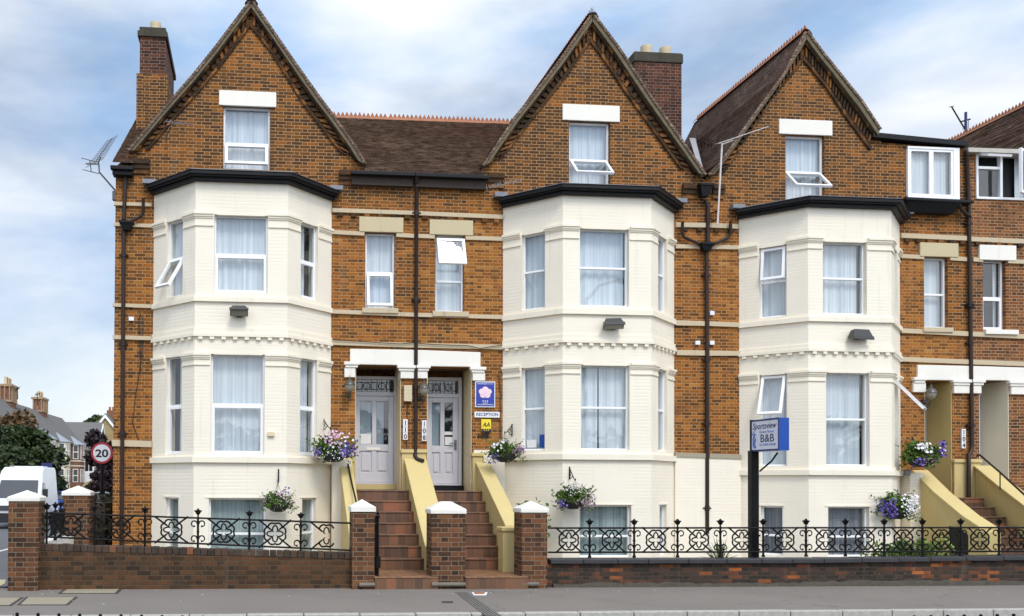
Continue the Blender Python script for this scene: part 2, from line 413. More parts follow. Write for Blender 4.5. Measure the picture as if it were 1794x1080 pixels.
M['car_silver'] = plain('silver_car_paint', (.35, .37, .38), .3, .4, bump=0)
M['tyre'] = plain('black_rubber', (.012, .012, .012), .8)
M['rim'] = plain('steel_rim', (.35, .35, .36), .4, .6)
M['black_plastic'] = plain('black_plastic', (.02, .02, .022), .5)
M['headlight'] = plain('headlight_lens', (.6, .62, .65), .1)
M['line'] = plain('white_road_paint', (.62, .62, .58), .8, var=.2)
M['tactile'] = plain('buff_kerb_paving', (.48, .42, .23), .85, var=.2, scale=20)
M['slate_far'] = plain('distant_slate', (.135, .125, .115), .8, var=.25)
M['slate_pale'] = plain('pale_slate', (.29, .31, .35), .6, var=.15)
M['wood_bark'] = plain('bark', (.07, .05, .035), .9, var=.4)
M['interior'] = plain('dark_room', (.02, .02, .022), .9, bump=0)
M['wire'] = plain('black_cable', (.02, .018, .017), .6, bump=0)
def asphalt(name, col, sc=90, patch=.25):
    g = NT(name); p = g.pos(); n = g.noise(p, sc, 3); b = g.noise(p, .6, 6, .6)
    c = g.mix(n, tuple(x*.72 for x in col), tuple(x*1.25 for x in col)); c = g.mix(g.m_('MULTIPLY', g.rng(b, .35, .7), patch), c, tuple(x*.6 for x in col))
    sp = g.rng(g.noise(p, 33, 2), .735, .76); c = g.mix(g.m_('MULTIPLY', sp, .6), c, (.30, .29, .27))
    vz = g.n('ShaderNodeTexVoronoi'); vz.feature = 'DISTANCE_TO_EDGE'; vz.inputs['Scale'].default_value = .55; wv = g.n('ShaderNodeVectorMath'); wv.operation = 'ADD'
    ns = g.n('ShaderNodeTexNoise'); ns.inputs['Scale'].default_value = 2.0; ns.inputs['Detail'].default_value = 5; g.l(p, ns.inputs['Vector']); g.l(p, wv.inputs[0]); g.l(ns.outputs['Color'], wv.inputs[1]); g.l(wv.outputs[0], vz.inputs['Vector'])
    ck = g.m_('MULTIPLY', g.rng(vz.outputs['Distance'], .011, .003), g.rng(g.noise(p, .35, 2), .50, .58)); c = g.mix(g.m_('MULTIPLY', ck, .55), c, tuple(x*.35 for x in col))
    st_ = g.rng(g.noise(p, 7, 5, .7), .58, .72); c = g.mix(g.m_('MULTIPLY', st_, .22), c, tuple(x*1.45 for x in col))
    g.bump(n, .4, .004); return g.done(c, .88, spec=.3)
M['pave'] = asphalt('pavement_asphalt', (.205, .178, .152))
M['road'] = asphalt('road_asphalt', (.13, .128, .13))
M['ground'] = asphalt('far_ground', (.17, .16, .14))
def roof_tiles(name, cols, tw=.14, h=.07):
    g = NT(name); u, v, _ = g.sep(g.uv()); row = g.m_('FLOOR', g.m_('DIVIDE', v, h)); par = g.m_('FLOORED_MODULO', row, 2.0)
    uu = g.m_('ADD', g.m_('DIVIDE', u, tw), g.m_('MULTIPLY', par, .5)); cell = g.m_('FLOOR', uu); t = g.m_('FRACT', uu)
    rv, rc = g.white(g.comb(cell, row, 1.7)); big = g.noise(g.uv(), .7, 4)
    val = g.m_('ADD', rv, g.m_('MULTIPLY', g.m_('SUBTRACT', big, .5), 1.0)); col = g.ramp(val, cols)
    e = g.m_('MINIMUM', t, g.m_('SUBTRACT', 1.0, t)); mk = g.rng(e, .015, .06); col = g.mix(mk, (.05, .035, .028), col); fr_ = g.m_('FRACT', g.m_('DIVIDE', v, h)); col = g.mix(g.rng(fr_, .0, .25), (.050, .036, .029), col); ed_ = g.m_('MULTIPLY', g.rng(fr_, .55, .95), g.m_('GREATER_THAN', g.white(g.comb(cell, row, 5.1))[0], .80)); col = g.mix(g.m_('MULTIPLY', ed_, .6), col, (.33, .27, .22)); pk_ = g.rng(g.noise(g.uv(), .45, 3), .52, .66); col = g.mix(g.m_('MULTIPLY', pk_, .45), col, (.17, .088, .066))
    li = g.rng(g.noise(g.uv(), 7, 5, .7), .60, .72); col = g.mix(g.m_('MULTIPLY', li, .35), col, (.22, .19, .14))
    hh = g.m_('ADD', g.m_('MULTIPLY', rv, .8), g.m_('ADD', mk, g.m_('MULTIPLY', g.noise(g.uv(), 40, 3), .4))); g.bump(hh, .6, .01)
    return g.done(col, .85, spec=.25)
M['tiles'] = roof_tiles('brown_clay_tiles', [(0, (.095, .062, .043)), (.4, (.155, .102, .070)), (.75, (.20, .130, .090)), (1, (.28, .19, .135))])
def quarry():
    g = NT('quarry_tiles'); u, v, _ = g.sep(g.uv()); ww = .152
    cu = g.m_('FLOOR', g.m_('DIVIDE', u, ww)); tu = g.m_('FRACT', g.m_('DIVIDE', u, ww)); cv = g.m_('FLOOR', g.m_('DIVIDE', g.m_('ADD', v, .004), .2)); tv = g.m_('FRACT', g.m_('DIVIDE', v, ww))
    rv, rc = g.white(g.comb(cu, cv, .9)); e = g.m_('MINIMUM', tu, g.m_('SUBTRACT', 1.0, tu)); mk = g.rng(e, .01, .04)
    col = g.ramp(g.m_('ADD', rv, g.m_('MULTIPLY', g.m_('SUBTRACT', g.noise(g.pos(), 2.5, 4), .5), .7)), [(0, (.080, .041, .024)), (.5, (.145, .066, .033)), (.85, (.195, .088, .041)), (1, (.28, .095, .045))])
    col = g.mix(mk, (.17, .12, .08), col); g.bump(mk, .4, .004); return g.done(col, .5)
M['quarry'] = quarry()
def quarry_diag():
    g = NT('quarry_tile_landing'); p = g.pos(); x, y, _ = g.sep(p); a = g.m_('DIVIDE', x, .15); b = g.m_('DIVIDE', y, .15)
    ta = g.m_('FRACT', a); tb = g.m_('FRACT', b); e = g.m_('MINIMUM', g.m_('MINIMUM', ta, g.m_('SUBTRACT', 1.0, ta)), g.m_('MINIMUM', tb, g.m_('SUBTRACT', 1.0, tb)))
    rv, rc = g.white(g.comb(g.m_('FLOOR', a), g.m_('FLOOR', b), .2)); col = g.ramp(rv, [(0, (.17, .075, .035)), (1, (.26, .125, .055))])
    mk = g.rng(e, .015, .06); col = g.mix(mk, (.33, .22, .12), col); g.bump(mk, .4, .004); return g.done(col, .5)
M['landing'] = quarry_diag()
def glass():
    g = NT('window_glass'); t = g.t; t.nodes.remove(g.b)
    tr = g.n('ShaderNodeBsdfTransparent'); tr.inputs[0].default_value = (.88, .92, .93, 1)
    gl = g.n('ShaderNodeBsdfGlossy'); gl.inputs['Roughness'].default_value = .02; gl.inputs[0].default_value = (.95, .97, 1, 1)
    fr = g.n('ShaderNodeFresnel'); bf = g.n('ShaderNodeNewGeometry').outputs['Backfacing']; g.l(g.m_('SUBTRACT', 1.85, g.m_('MULTIPLY', bf, 1.85-1/1.85)), fr.inputs['IOR'])
    bp = g.n('ShaderNodeBump'); bp.inputs['Strength'].default_value = .05; bp.inputs['Distance'].default_value = .02
    g.l(g.noise(g.pos(), 1.6, 2), bp.inputs['Height']); g.l(bp.outputs[0], gl.inputs['Normal']); g.l(bp.outputs[0], fr.inputs['Normal'])
    mxs = g.n('ShaderNodeMixShader'); g.l(fr.outputs[0], mxs.inputs[0]); g.l(tr.outputs[0], mxs.inputs[1]); g.l(gl.outputs[0], mxs.inputs[2]); g.l(mxs.outputs[0], g.out.inputs['Surface'])
    return g.m
M['glass'] = glass()
M['dark_glass'] = plain('dark_vehicle_glass', (.02, .025, .03), .05, var=.1, spec=.8, bump=0)
def curtain(name, a, b):
    g = NT(name); p = g.pos(); q = g.n('ShaderNodeMapping'); q.inputs['Scale'].default_value = (22, 22, .25); g.l(p, q.inputs[0])
    n = g.noise(q.outputs[0], 1.0, 3, .6); c = g.ramp(n, [(.3, a), (.7, b)]); return g.done(c, .9, spec=.1)
M['net'] = curtain('net_curtain', (.50, .53, .57), (.79, .815, .84))
M['net_dark'] = curtain('dim_grey_curtain', (.17, .17, .19), (.38, .38, .40))
M['net_green'] = curtain('green_grey_curtain', (.24, .29, .28), (.50, .56, .54))
def leaf(name, cols, rough=.55):
    g = NT(name); q = g.n('ShaderNodeNewGeometry'); c = g.ramp(q.outputs['Random Per Island'], cols); g.done(c, rough, spec=.3)
    g.b.inputs['Transmission Weight'].default_value = 0
    try: g.b.inputs['Subsurface Weight'].default_value = 0
    except Exception: pass
    return g.m
M['leaf'] = leaf('green_leaves', [(0, (.035, .075, .012)), (.5, (.075, .14, .022)), (1, (.16, .25, .045))])
M['leaf_dark'] = leaf('dark_tree_leaves', [(0, (.012, .022, .008)), (.5, (.028, .048, .013)), (1, (.06, .085, .025))])
M['leaf_rust'] = leaf('rusty_leaves', [(0, (.05, .035, .015)), (.5, (.11, .07, .025)), (1, (.19, .10, .035))])
M['leaf_purple'] = leaf('purple_leaves', [(0, (.010, .006, .009)), (.5, (.022, .011, .018)), (1, (.045, .02, .03))])
M['leaf_mid'] = leaf('mid_green_leaves', [(0, (.025, .04, .014)), (.5, (.05, .08, .025)), (1, (.10, .12, .04))])
M['footing'] = plain('rough_mortar_footing', (.062, .052, .038), .95, var=.5, scale=9, bump=.6)
M['hedge'] = leaf('brown_dark_hedge', [(0, (.012, .010, .006)), (.6, (.028, .022, .012)), (1, (.05, .04, .02))])
M['fl_white'] = leaf('white_petals', [(0, (.70, .66, .66)), (1, (.85, .84, .82))])
M['fl_pink'] = leaf('pink_petals', [(0, (.55, .30, .42)), (1, (.80, .62, .68))])
M['fl_purple'] = leaf('purple_petals', [(0, (.05, .03, .17)), (.5, (.13, .08, .34)), (1, (.26, .18, .50))])
M['fl_mauve'] = leaf('mauve_petals', [(0, (.16, .09, .12)), (.5, (.30, .20, .24)), (1, (.46, .34, .36))])
# ------------------------------------------------------------------ building helpers
X1 = Vector((1, 0, 0)); NF = Vector((0, -1, 0))
def q2(px, py, Y=0.0):
    p = P(px, py, Y); return (p.x, p.z)
def rect(x0, y0, x1, y1, Y=0.0):
    a = P(x0, y0, Y); b = P(x1, y0, Y); c = P(x0, y1, Y); d = P(x1, y1, Y)
    return ((a.x+c.x)/2, (b.x+d.x)/2, (c.z+d.z)/2, (a.z+b.z)/2)          # X0 X1 Z0 Z1
def hole(r): return [(r[0], r[2]), (r[1], r[2]), (r[1], r[3]), (r[0], r[3])]
def pleat(mb, O, u, n, w, h, amp=.018, seed=0):
    rr = random.Random(seed); N = max(6, int(w/.014)); ph = 0; off = []; run = 0
    for i in range(N+1):
        ph += rr.uniform(.25, .75); off.append(math.sin(ph)*amp*(.5+.5*math.sin(run*.21))+rr.uniform(-.002, .002)); run += 1
    vs = []
    for i in range(N+1):
        a = w*i/N
        for c, k in ((0, 1.15), (h*.5, 1.0), (h, .75)): vs.append(O+u*a+n*(off[i]*k)+UP*c)
    fs = []
    for i in range(N):
        for k in range(2): fs.append((i*3+k, i*3+3+k, i*3+4+k, i*3+1+k))
    mb.mesh(vs, fs, smooth=True)
WSEED = [0]
def window(house, O, u, n, w, h, split=.5, rev=.1, style='plain', opened=None, cur='net', fw=.04, name='window', extra=None, gap=None):
    O = Vector(O); WSEED[0] += 1
    f = MB(); b0, b1 = -rev-.06, -rev
    f.ob(O, u, n, UP, 0, fw, b0, b1, 0, h); f.ob(O, u, n, UP, w-fw, w, b0, b1, 0, h)
    f.ob(O, u, n, UP, fw, w-fw, b0, b1, 0, fw); f.ob(O, u, n, UP, fw, w-fw, b0, b1, h-fw, h)
    cs = split*h if split else None
    secs = [(fw, h-fw)] if cs is None else [(fw, cs-.022), (cs+.022, h-fw)]
    if cs is not None: f.ob(O, u, n, UP, fw, w-fw, b0+.005, b1+.004, cs-.022, cs+.022)
    W = f.build(name, M['pvc'], house, bevel=.006)
    pn = MB()
    for k, (c0, c1) in enumerate(secs):
        which = 'bottom' if k == 0 else 'top'
        if cs is None: which = 'all'
        if opened and opened[0] == which:
            th = R(opened[1]); s = .05; hh = c1-c0-.01
            if len(opened) > 2:                      # side hung on its right edge, swung outwards
                piv = O+u*(w-fw)+UP*c0-n*rev; u2 = (-u*math.cos(th)+n*math.sin(th)); n2 = u2.cross(UP)
                if n2.dot(n) < 0: n2 = -n2
                ww = w-2*fw; sm = MB(); up2 = UP; o2 = piv
            else:
                up2 = UP*math.cos(th)-n*math.sin(th); n2 = n*math.cos(th)+UP*math.sin(th); u2 = u
                o2 = O+u*fw+UP*c1-n*(rev-.012)-up2*hh; ww = w-2*fw; sm = MB()
            sm.ob(o2, u2, n2, up2, 0, s, -.03, .02, 0, hh); sm.ob(o2, u2, n2, up2, ww-s, ww, -.03, .02, 0, hh)
            sm.ob(o2, u2, n2, up2, s, ww-s, -.03, .02, 0, s); sm.ob(o2, u2, n2, up2, s, ww-s, -.03, .02, hh-s, hh)
            sm.build('sash', M['pvc'], W, label='casement sash swung open')
            q = o2-n2*.008
            g = [q+u2*s+up2*s, q+u2*(ww-s)+up2*s, q+u2*(ww-s)+up2*(hh-s), q+u2*s+up2*(hh-s)]
            pn.face(g)
        else:
            s = 0
            if style == 'sash' and which == 'bottom':
                s = .05; sm = MB(); a0, a1 = fw-.012, w-fw+.012; d0, d1 = c0-.012, c1+.005; bb = b1+.012
                sm.ob(O, u, n, UP, a0, a0+s, b0+.02, bb, d0, d1); sm.ob(O, u, n, UP, a1-s, a1, b0+.02, bb, d0, d1)
                sm.ob(O, u, n, UP, a0+s, a1-s, b0+.02, bb, d0, d0+s); sm.ob(O, u, n, UP, a0+s, a1-s, b0+.02, bb, d1-s, d1)
                sm.build('sash', M['pvc'], W, bevel=.006)
            q = O-n*(rev+.035)
            pn.face([q+u*(fw-.005)+UP*(c0-.005), q+u*(w-fw+.005)+UP*(c0-.005), q+u*(w-fw+.005)+UP*(c1+.005), q+u*(fw-.005)+UP*(c1+.005)])
    pn.build('pane', M['glass'], W)
    if cur:
        cm = MB()
        if gap and gap[1] > .99: pleat(cm, O-n*(rev+.13)+u*.003, u, n, gap[0]*w-.003, h, seed=WSEED[0])
        elif gap:
            g0, g1 = gap; pleat(cm, O-n*(rev+.13)+u*.003, u, n, g0*w-.003, h, seed=WSEED[0]); pleat(cm, O-n*(rev+.13)+u*(g1*w), u, n, w-.003-g1*w, h, seed=WSEED[0]+99)
        else: pleat(cm, O-n*(rev+.13)+u*.003, u, n, w-.006, h, seed=WSEED[0])
        cm.build('curtain', M[cur], W)
    bk = MB(); q = O-n*(rev+.17); bk.face([q, q+u*w, q+u*w+UP*h, q+UP*h]); bk.build('dark_backing', M['interior'], W)
    return W
def offs(pts, d):
    """offset an open plan polyline outwards (towards -Y on a run in +X)"""
    out = []
    n = len(pts); ns = []
    for i in range(n-1):
        t = (pts[i+1]-pts[i]).normalized(); ns.append(Vector((t.y, -t.x)))
    for i in range(n):
        if i == 0: out.append(pts[0]+ns[0]*d)
        elif i == n-1: out.append(pts[-1]+ns[-1]*d)
        else:
            b = (ns[i-1]+ns[i]).normalized(); out.append(pts[i]+b*(d/b.dot(ns[i])))
    return out
def band(mb, pts, z0, z1, proj, inner=-.02, proj_top=None):
    a = offs(pts, proj); b = offs(pts, inner)
    n = len(pts)
    for i in range(n-1):
        pl = [Vector((a[i].x, a[i].y, z0)), Vector((a[i+1].x, a[i+1].y, z0)), Vector((b[i+1].x, b[i+1].y, z0)), Vector((b[i].x, b[i].y, z0))]
        mb.prism(pl, UP*(z1-z0))
def strip(mb, a, b, proj, Y0=0.0):
    """a string course from pixel (x, ytop, ybot) to (x, ytop, ybot) on the plane Y0, standing proj in front of it"""
    p = [P(a[0], a[1], Y0), P(b[0], b[1], Y0), P(b[0], b[2], Y0), P(a[0], a[2], Y0)]
    mb.prism([q+Vector((0, .02, 0)) for q in p], Vector((0, -proj-.02, 0)))
def pipe(house, pts, r=.04, name='drainpipe', collars=True):
    mb = MB(); mb.tube(pts, r, 10)
    if collars:
        for i in range(len(pts)-1):
            a, b = Vector(pts[i]), Vector(pts[i+1]); l = (b-a).length
            if l > 1.2:
                t = (b-a)/l; k = 0.5
                while k < l-.2: mb.tube([a+t*(k-.05), a+t*(k+.05)], r*1.28, 10); mb.ob(a+t*k, X1, Vector((0, 1, 0)), UP, -.09, .09, .0, .06, -.015, .015); k += 1.75
    return mb.build(name, M['pipe'], house)
def hopper(house, c, s=.11, h=.16):
    mb = MB(); c = Vector(c)
    vs = [c+Vector((x, y, z)) for z, k in ((-h/2, .62), (0, .9), (h/2, 1.15)) for x, y in ((-s*k, -s*.8*k), (s*k, -s*.8*k), (s*k, s*.6), (-s*k, s*.6))]
    fs = [(3, 2, 1, 0), (8, 9, 10, 11)]
    for r in (0, 4):
        for i in range(4): j = (i+1) % 4; fs.append((r+i, r+j, r+4+j, r+4+i))
    mb.mesh(vs, fs); mb.ob(c, X1, Vector((0, 1, 0)), UP, -s*1.25, s*1.25, -s*1.05, s*.6, h/2-.03, h/2+.01)
    return mb.build('rainwater_hopper', M['black'], house)
# ---- bays
BP = .92
class Bay: pass
def bay(house, el, lc, rc, er, xc, top, cap1, w1, sill1, dent, cap0, w0, sill0, wb, opts):
    B = Bay(); midy = 600
    Lw = Vector((P(el, midy).x, 0)); Rw = Vector((P(er, midy).x, 0)); Lf = Vector((P(lc, midy, -BP).x, -BP)); Rf = Vector((P(rc, midy, -BP).x, -BP))
    z = lambda py: P(xc, py, -BP).z
    zt = z(top); zb = -.4
    pts = [Lw, Lf, Rf, Rw]; B.pts = pts
    segs = []
    for a, b in ((Lw, Lf), (Lf, Rf), (Rf, Rw)):
        t = (b-a); l = t.length; t.normalize(); segs.append((Vector((a.x, a.y, 0)), Vector((t.x, t.y, 0)), Vector((t.y, -t.x, 0)), l))
    def fx(px): return P(px, midy, -BP).x-Lf.x
    zz = {'w1': (z(w1[3]), z(w1[1])), 'w0': (z(w0[3]), z(w0[1])), 'wb': (zb+.72, z(wb[1]))}
    fa = {'w1': (fx(w1[0]), fx(w1[2])), 'w0': (fx(w0[0]), fx(w0[2])), 'wb': (fx(wb[0]), fx(wb[2]))}
    wall = MB(); Ls = []
    for si, (O, u, n, l) in enumerate(segs):
        hs = []; spans = {}
        for k in ('w1', 'w0', 'wb'):
            if si == 1: a0, a1 = fa[k]
            else:
                f0, f1 = opts.get('cant', (.29, .68))
                if k == 'wb': f0 += .06; f1 -= .02
                a0, a1 = (l*(1-f1), l*(1-f0)) if si == 0 else (l*f0, l*f1)
            c0, c1 = zz[k]
            if k == 'wb' and si != 1: c1 = c1+.0
            if k == 'wb' and si in opts.get('nob', ()): continue
            hs.append([(a0, c0), (a1, c0), (a1, c1), (a0, c1)]); spans[k] = (a0, a1, c0, c1)
        wall.panel(O, u, n, [(0, zb), (l, zb), (l, zt), (0, zt)], hs, .24); Ls.append(spans)
    bo = wall.build('bay', M['cream'], house)
    for si, (O, u, n, l) in enumerate(segs):
        for k, (a0, a1, c0, c1) in Ls[si].items():
            op = opts.get((k, si)); st = opts.get('style', 'plain')
            if k == 'wb': st = 'plain'
            window(house, O+u*a0+UP*c0, u, n, a1-a0, c1-c0, split=.5 if k != 'wb' else .4, rev=.07 if si != 1 else .09, style=st, opened=op, cur=opts.get('cur', 'net_green') if k == 'wb' else 'net', fw=.035, gap=opts.get(('gap', k, si)))
    # mouldings
    for k, (ct, cb) in (('w1', cap1), ('w0', cap0)):
        zc, zl = z(ct), z(cb); runs = []
        l0 = Ls[0][k]; l1 = Ls[1][k]; l2 = Ls[2][k]
        at = lambda si, a: Vector((segs[si][0]+segs[si][1]*a).xy)
        runs = [[Lw, at(0, l0[0]-.015)], [at(0, l0[1]+.015), Lf, at(1, l1[0]-.015)], [at(1, l1[1]+.015), Rf, at(2, l2[0]-.015)], [at(2, l2[1]+.015), Rw]]
        for r in runs:
            tr = MB(); band(tr, r, zc-.045, zc, .062); band(tr, r, zc-.085, zc-.045, .042); band(tr, r, zc-.115, zc-.085, .024); band(tr, r, zl, zl+.028, .022)
            band(tr, r, zl+.028, zc-.115, .008); tr.build('pier_capital', M['cream_trim'], bo)
        # chamfered heads over the openings
        for si, sp in enumerate((l0, l1, l2)):
            O, u, n, l = segs[si]
            tr = MB(); tr.ob(O, u, n, UP, sp[0]+.05, sp[1]-.05, -.06, .006, sp[3]-.012, sp[3]+.035); tr.build('window_head', M['cream_trim'], bo)
    tr = MB(); band(tr, pts, z(sill1[1]), z(sill1[0]), .05); band(tr, pts, z(sill1[0]), z(sill1[0])+.02, .028); tr.build('sill_course', M['cream_trim'], bo); tr = MB()
    zd0, zd1 = z(dent[1]), z(dent[0]); band(tr, pts, zd0, zd0+.06, .055); band(tr, pts, zd0+.06, zd1, .03)
    t0 = MB(); band(t0, pts, z(sill0[1]), z(sill0[0]), .06); t0.build('sill_course', M['cream_trim'], bo)
    for si, (O, u, n, l) in enumerate(segs):
        N = max(3, int(round(l/.215)))
        for i in range(N):
            a = l*(i+.5)/N; tr.ob(O, u, n, UP, a-.04, a+.04, -.02, .048, zd0-.055, zd0)
        sp = Ls[si].get('wb')
        if sp: t0 = MB(); t0.ob(O, u, n, UP, sp[0]-.06, sp[1]+.03, -.03, .014, sp[3]-.0, sp[3]+.03); t0.build('window_head', M['cream_trim'], bo)
    tr.build('dentil_course', M['cream_trim'], bo)
    # flat lead roof with black fascia and gutter
    gt = MB(); band(gt, pts, zt, zt+.06, .10, inner=-.1); band(gt, pts, zt+.06, zt+.09, .165, inner=-.1); band(gt, pts, zt+.09, zt+.155, .20, inner=-.1)
    band(gt, pts, zt+.155, zt+.17, .21, inner=-.1)
    gt.build('bay_gutter', M['black'], bo, bevel=.008)
    ld = MB(); a = offs(pts, .17); c = offs(pts, -.35)
    top_ = [Vector((p.x, min(p.y, -.004), zt+.262)) for p in a]
    ld.face([(p.x, p.y, zt+.262) for p in top_][::1]) if False else None
    ld.prism([Vector((p.x, min(p.y, -.01), zt+.13)) for p in a], UP*.06)
    for s_, pp in ((-1, Lw), (1, Rw)):
        xx = pp.x+s_*.08; ld.box(xx-.13, xx+.13, -.16, -.01, zt+.192, zt+.275)
    ld.build('bay_roof', M['lead'], bo)
    B.z = z; B.segs = segs; B.L = Ls; B.zt = zt
    return B
# ---- gables
def resample(pl, K):
    pl = [Vector(p) for p in pl]; d = [0]
    for i in range(1, len(pl)): d.append(d[-1]+(pl[i]-pl[i-1]).length)
    out = []
    for k in range(K+1):
        t = d[-1]*k/K; i = 1
        while i < len(d)-1 and d[i] < t: i += 1
        f = (t-d[i-1])/max(1e-9, d[i]-d[i-1]); out.append(pl[i-1].lerp(pl[i], f))
    return out
def gable(house, oL, iL, oR, iR, back=4.6, fin=False):
    """oL..: pixel polylines apex -> foot of the outer verge and the inner edge of the corbel band"""
    vg = MB(); dn = MB(); rb = MB(); K = 26
    for o_, i_ in ((oL, iL), (oR, iR)):
        o = resample([P(x, y, -.0) for x, y in o_], K); i = resample([P(x, y, -.0) for x, y in i_], K)
        for k in range(K):
            def qd(f0, f1, ya, yb, mb):
                p = [o[k].lerp(i[k], f0), o[k+1].lerp(i[k+1], f0), o[k+1].lerp(i[k+1], f1), o[k].lerp(i[k], f1)]
                mb.prism([v+Vector((0, ya, 0)) for v in p], Vector((0, yb-ya, 0)))
            qd(-.02, .27, .01, -.15, vg); qd(.27, .40, .01, -.10, rb); qd(.80, 1.0, .01, -.045, rb)
            kk = 0
        K2 = 24
        o2 = resample([P(x, y, 0) for x, y in o_], K2*2); i2 = resample([P(x, y, 0) for x, y in i_], K2*2)
        for k in range(1, K2*2-1, 2):
            p = [o2[k].lerp(i2[k], .42), o2[k+1].lerp(i2[k+1], .42), o2[k+1].lerp(i2[k+1], .80), o2[k].lerp(i2[k], .80)]
            dn.prism([v+Vector((0, .01, 0)) for v in p], Vector((0, -.07, 0)))
    vg.build('verge', M['verge'], house); dn.build('brick_corbels', M['brick_rub'], house); rb.build('brick_band', M['brick_rub'], house)
    # roof slopes running back from the gable
    rf = MB(); crs = MB()
    for o_, s in ((oL, -1), (oR, 1)):
        o = [P(x, y, 0) for x, y in o_]; tot = sum((o[i+1]-o[i]).length for i in range(len(o)-1)); K = int(tot/.07)
        r = resample(o, K); v = 0
        for k in range(K):
            a, b = r[k], r[k+1]; t = (b-a); nrm = Vector((-t.z, 0, t.x)).normalized(); nrm = nrm if nrm.z > 0 else -nrm
            l = t.length; up_ = nrm*.035; lo_ = nrm*.05
            p = [a+up_+Vector((0, -.17, 0)), b+lo_+Vector((0, -.17, 0)), b+lo_+Vector((0, back, 0)), a+up_+Vector((0, back, 0))]
            w_ = back+.17; vv = v; uvq = [(0, -vv), (0, -vv-.0699), (w_, -vv-.0699), (w_, -vv)]
            fr = [p[0], p[1], p[2], p[3]]
            nn = (p[1]-p[0]).cross(p[3]-p[0])
            if nn.dot(nrm) < 0: fr = fr[::-1]; uvq = uvq[::-1]
            rf.face(fr, uv=uvq)
            # butt edge of each course, and the front verge edge
            rf.face([p[1], p[1]-nrm*.03, p[2]-nrm*.03, p[2]], uv=[(0, -vv-.05), (0, -vv-.06), (w_, -vv-.06), (w_, -vv-.05)])
            rf.face([p[0], p[1], p[1]-nrm*.05, p[0]-nrm*.05]); v += .07
    ro = rf.build('roof', M['tiles'], house)
    ap = (P(oL[0][0], oL[0][1], 0)+P(oR[0][0], oR[0][1], 0))/2
    ridge(ro, ap+Vector((0, -.15, .07)), ap+Vector((0, back, .07)))
    if not fin: return ro
    fl = MB(); fl.lathe(ap+Vector((0, -.13, .02)), [(.10, 0), (.05, .07), (.015, .12), (.0, .16)], 8); fl.build('gable_finial', M['lead'], house)
    return ro
def ridge(parent, a, b, step=.105):
    mb = MB(); a = Vector(a); b = Vector(b); t = (b-a); l = t.length; t.normalize(); s = Vector((-t.y, t.x, 0)).normalized()
    n = int(l/step); up = s.cross(t); up = up if up.z > 0 else -up
    prof = [(-.13, -.10), (-.07, -.02), (0, .01), (.07, -.02), (.13, -.10)]
    for i in range(4):
        p0 = a+s*prof[i][0]+up*prof[i][1]; p1 = a+s*prof[i+1][0]+up*prof[i+1][1]; mb.face([p0, p1, p1+t*l, p0+t*l])
    for k in range(n):
        o = a+t*(k*step)+up*.0; h = .105+random.uniform(-.008, .008)
        tri = [o+s*.015, o+t*step+s*.015, o+t*step*.5+up*h+s*.015]
        mb.prism(tri, -s*.03)
    return mb.build('ridge_tiles', M['terracotta'], parent)
def slope(parent, a, b, c, d, name='roof', h=.07):
    """tiled plane: a,b eaves left/right; c,d ridge right/left"""
    a, b, c, d = map(Vector, (a, b, c, d)); L0 = ((d-a).length+(c-b).length)/2; K = max(2, int(L0/h)); nrm = (b-a).cross(d-a).normalized(); nrm = nrm if nrm.z > 0 else -nrm
    mb = MB(); w_ = (b-a).length; rr = random.Random(5); NS = max(1, int(w_/.5))
    for k in range(K):
        for s in range(NS):
            f0, f1 = k/K, (k+1)/K; g0, g1 = s/NS, (s+1)/NS
            def at(f, g): return a.lerp(d, f).lerp(b.lerp(c, f), g)
            j0 = .022+rr.uniform(-.006, .006)
            p = [at(f0, g0)+nrm*j0, at(f0, g1)+nrm*j0, at(f1, g1)+nrm*.002, at(f1, g0)+nrm*.002]
            u0 = at(f0, 0).x; ua, ub = w_*g0+a.x, w_*g1+a.x
            mb.face(p, uv=[(ua, k*h+.001), (ub, k*h+.001), (ub, (k+1)*h-.001), (ua, (k+1)*h-.001)])
            mb.face([p[1], p[0], p[0]-nrm*.03, p[1]-nrm*.03], uv=[(ub, k*h+.05), (ua, k*h+.04), (ua, k*h+.03), (ub, k*h+.03)])
    return mb.build(name, M['tiles'], parent)
def chimney(house, x0, x1, y0, y1, z0, z1, bands, pots, mat, name='chimney', low=None):
    mb = MB(); mb.box(x0, x1, y0, y1, z0, z1); ch = mb.build(name, mat, house)
    if low:
        m2 = MB(); m2.box(x0-.06, x1+.06, y0-.06, y1+.06, z0, low[0]); m2.build('chimney_base', low[1], ch)
    cp = MB()
    for za, zb, pr in bands: cp.box(x0-pr, x1+pr, y0-pr, y1+pr, za, zb)
    cp.build('chimney_cap', M['chim_cap'], ch, bevel=.012)
    for (x, y, r, h) in pots:
        pm = MB(); pm.lathe((x, y, z1-.02), [(r*1.08, 0), (r*1.08, .06), (r*.95, .08), (r, h-.1), (r*1.06, h-.06), (r*1.06, h), (r*.8, h), (r*.75, h-.1)], 18); pm.build('chimney_pot', M['pot'], ch)
    return ch
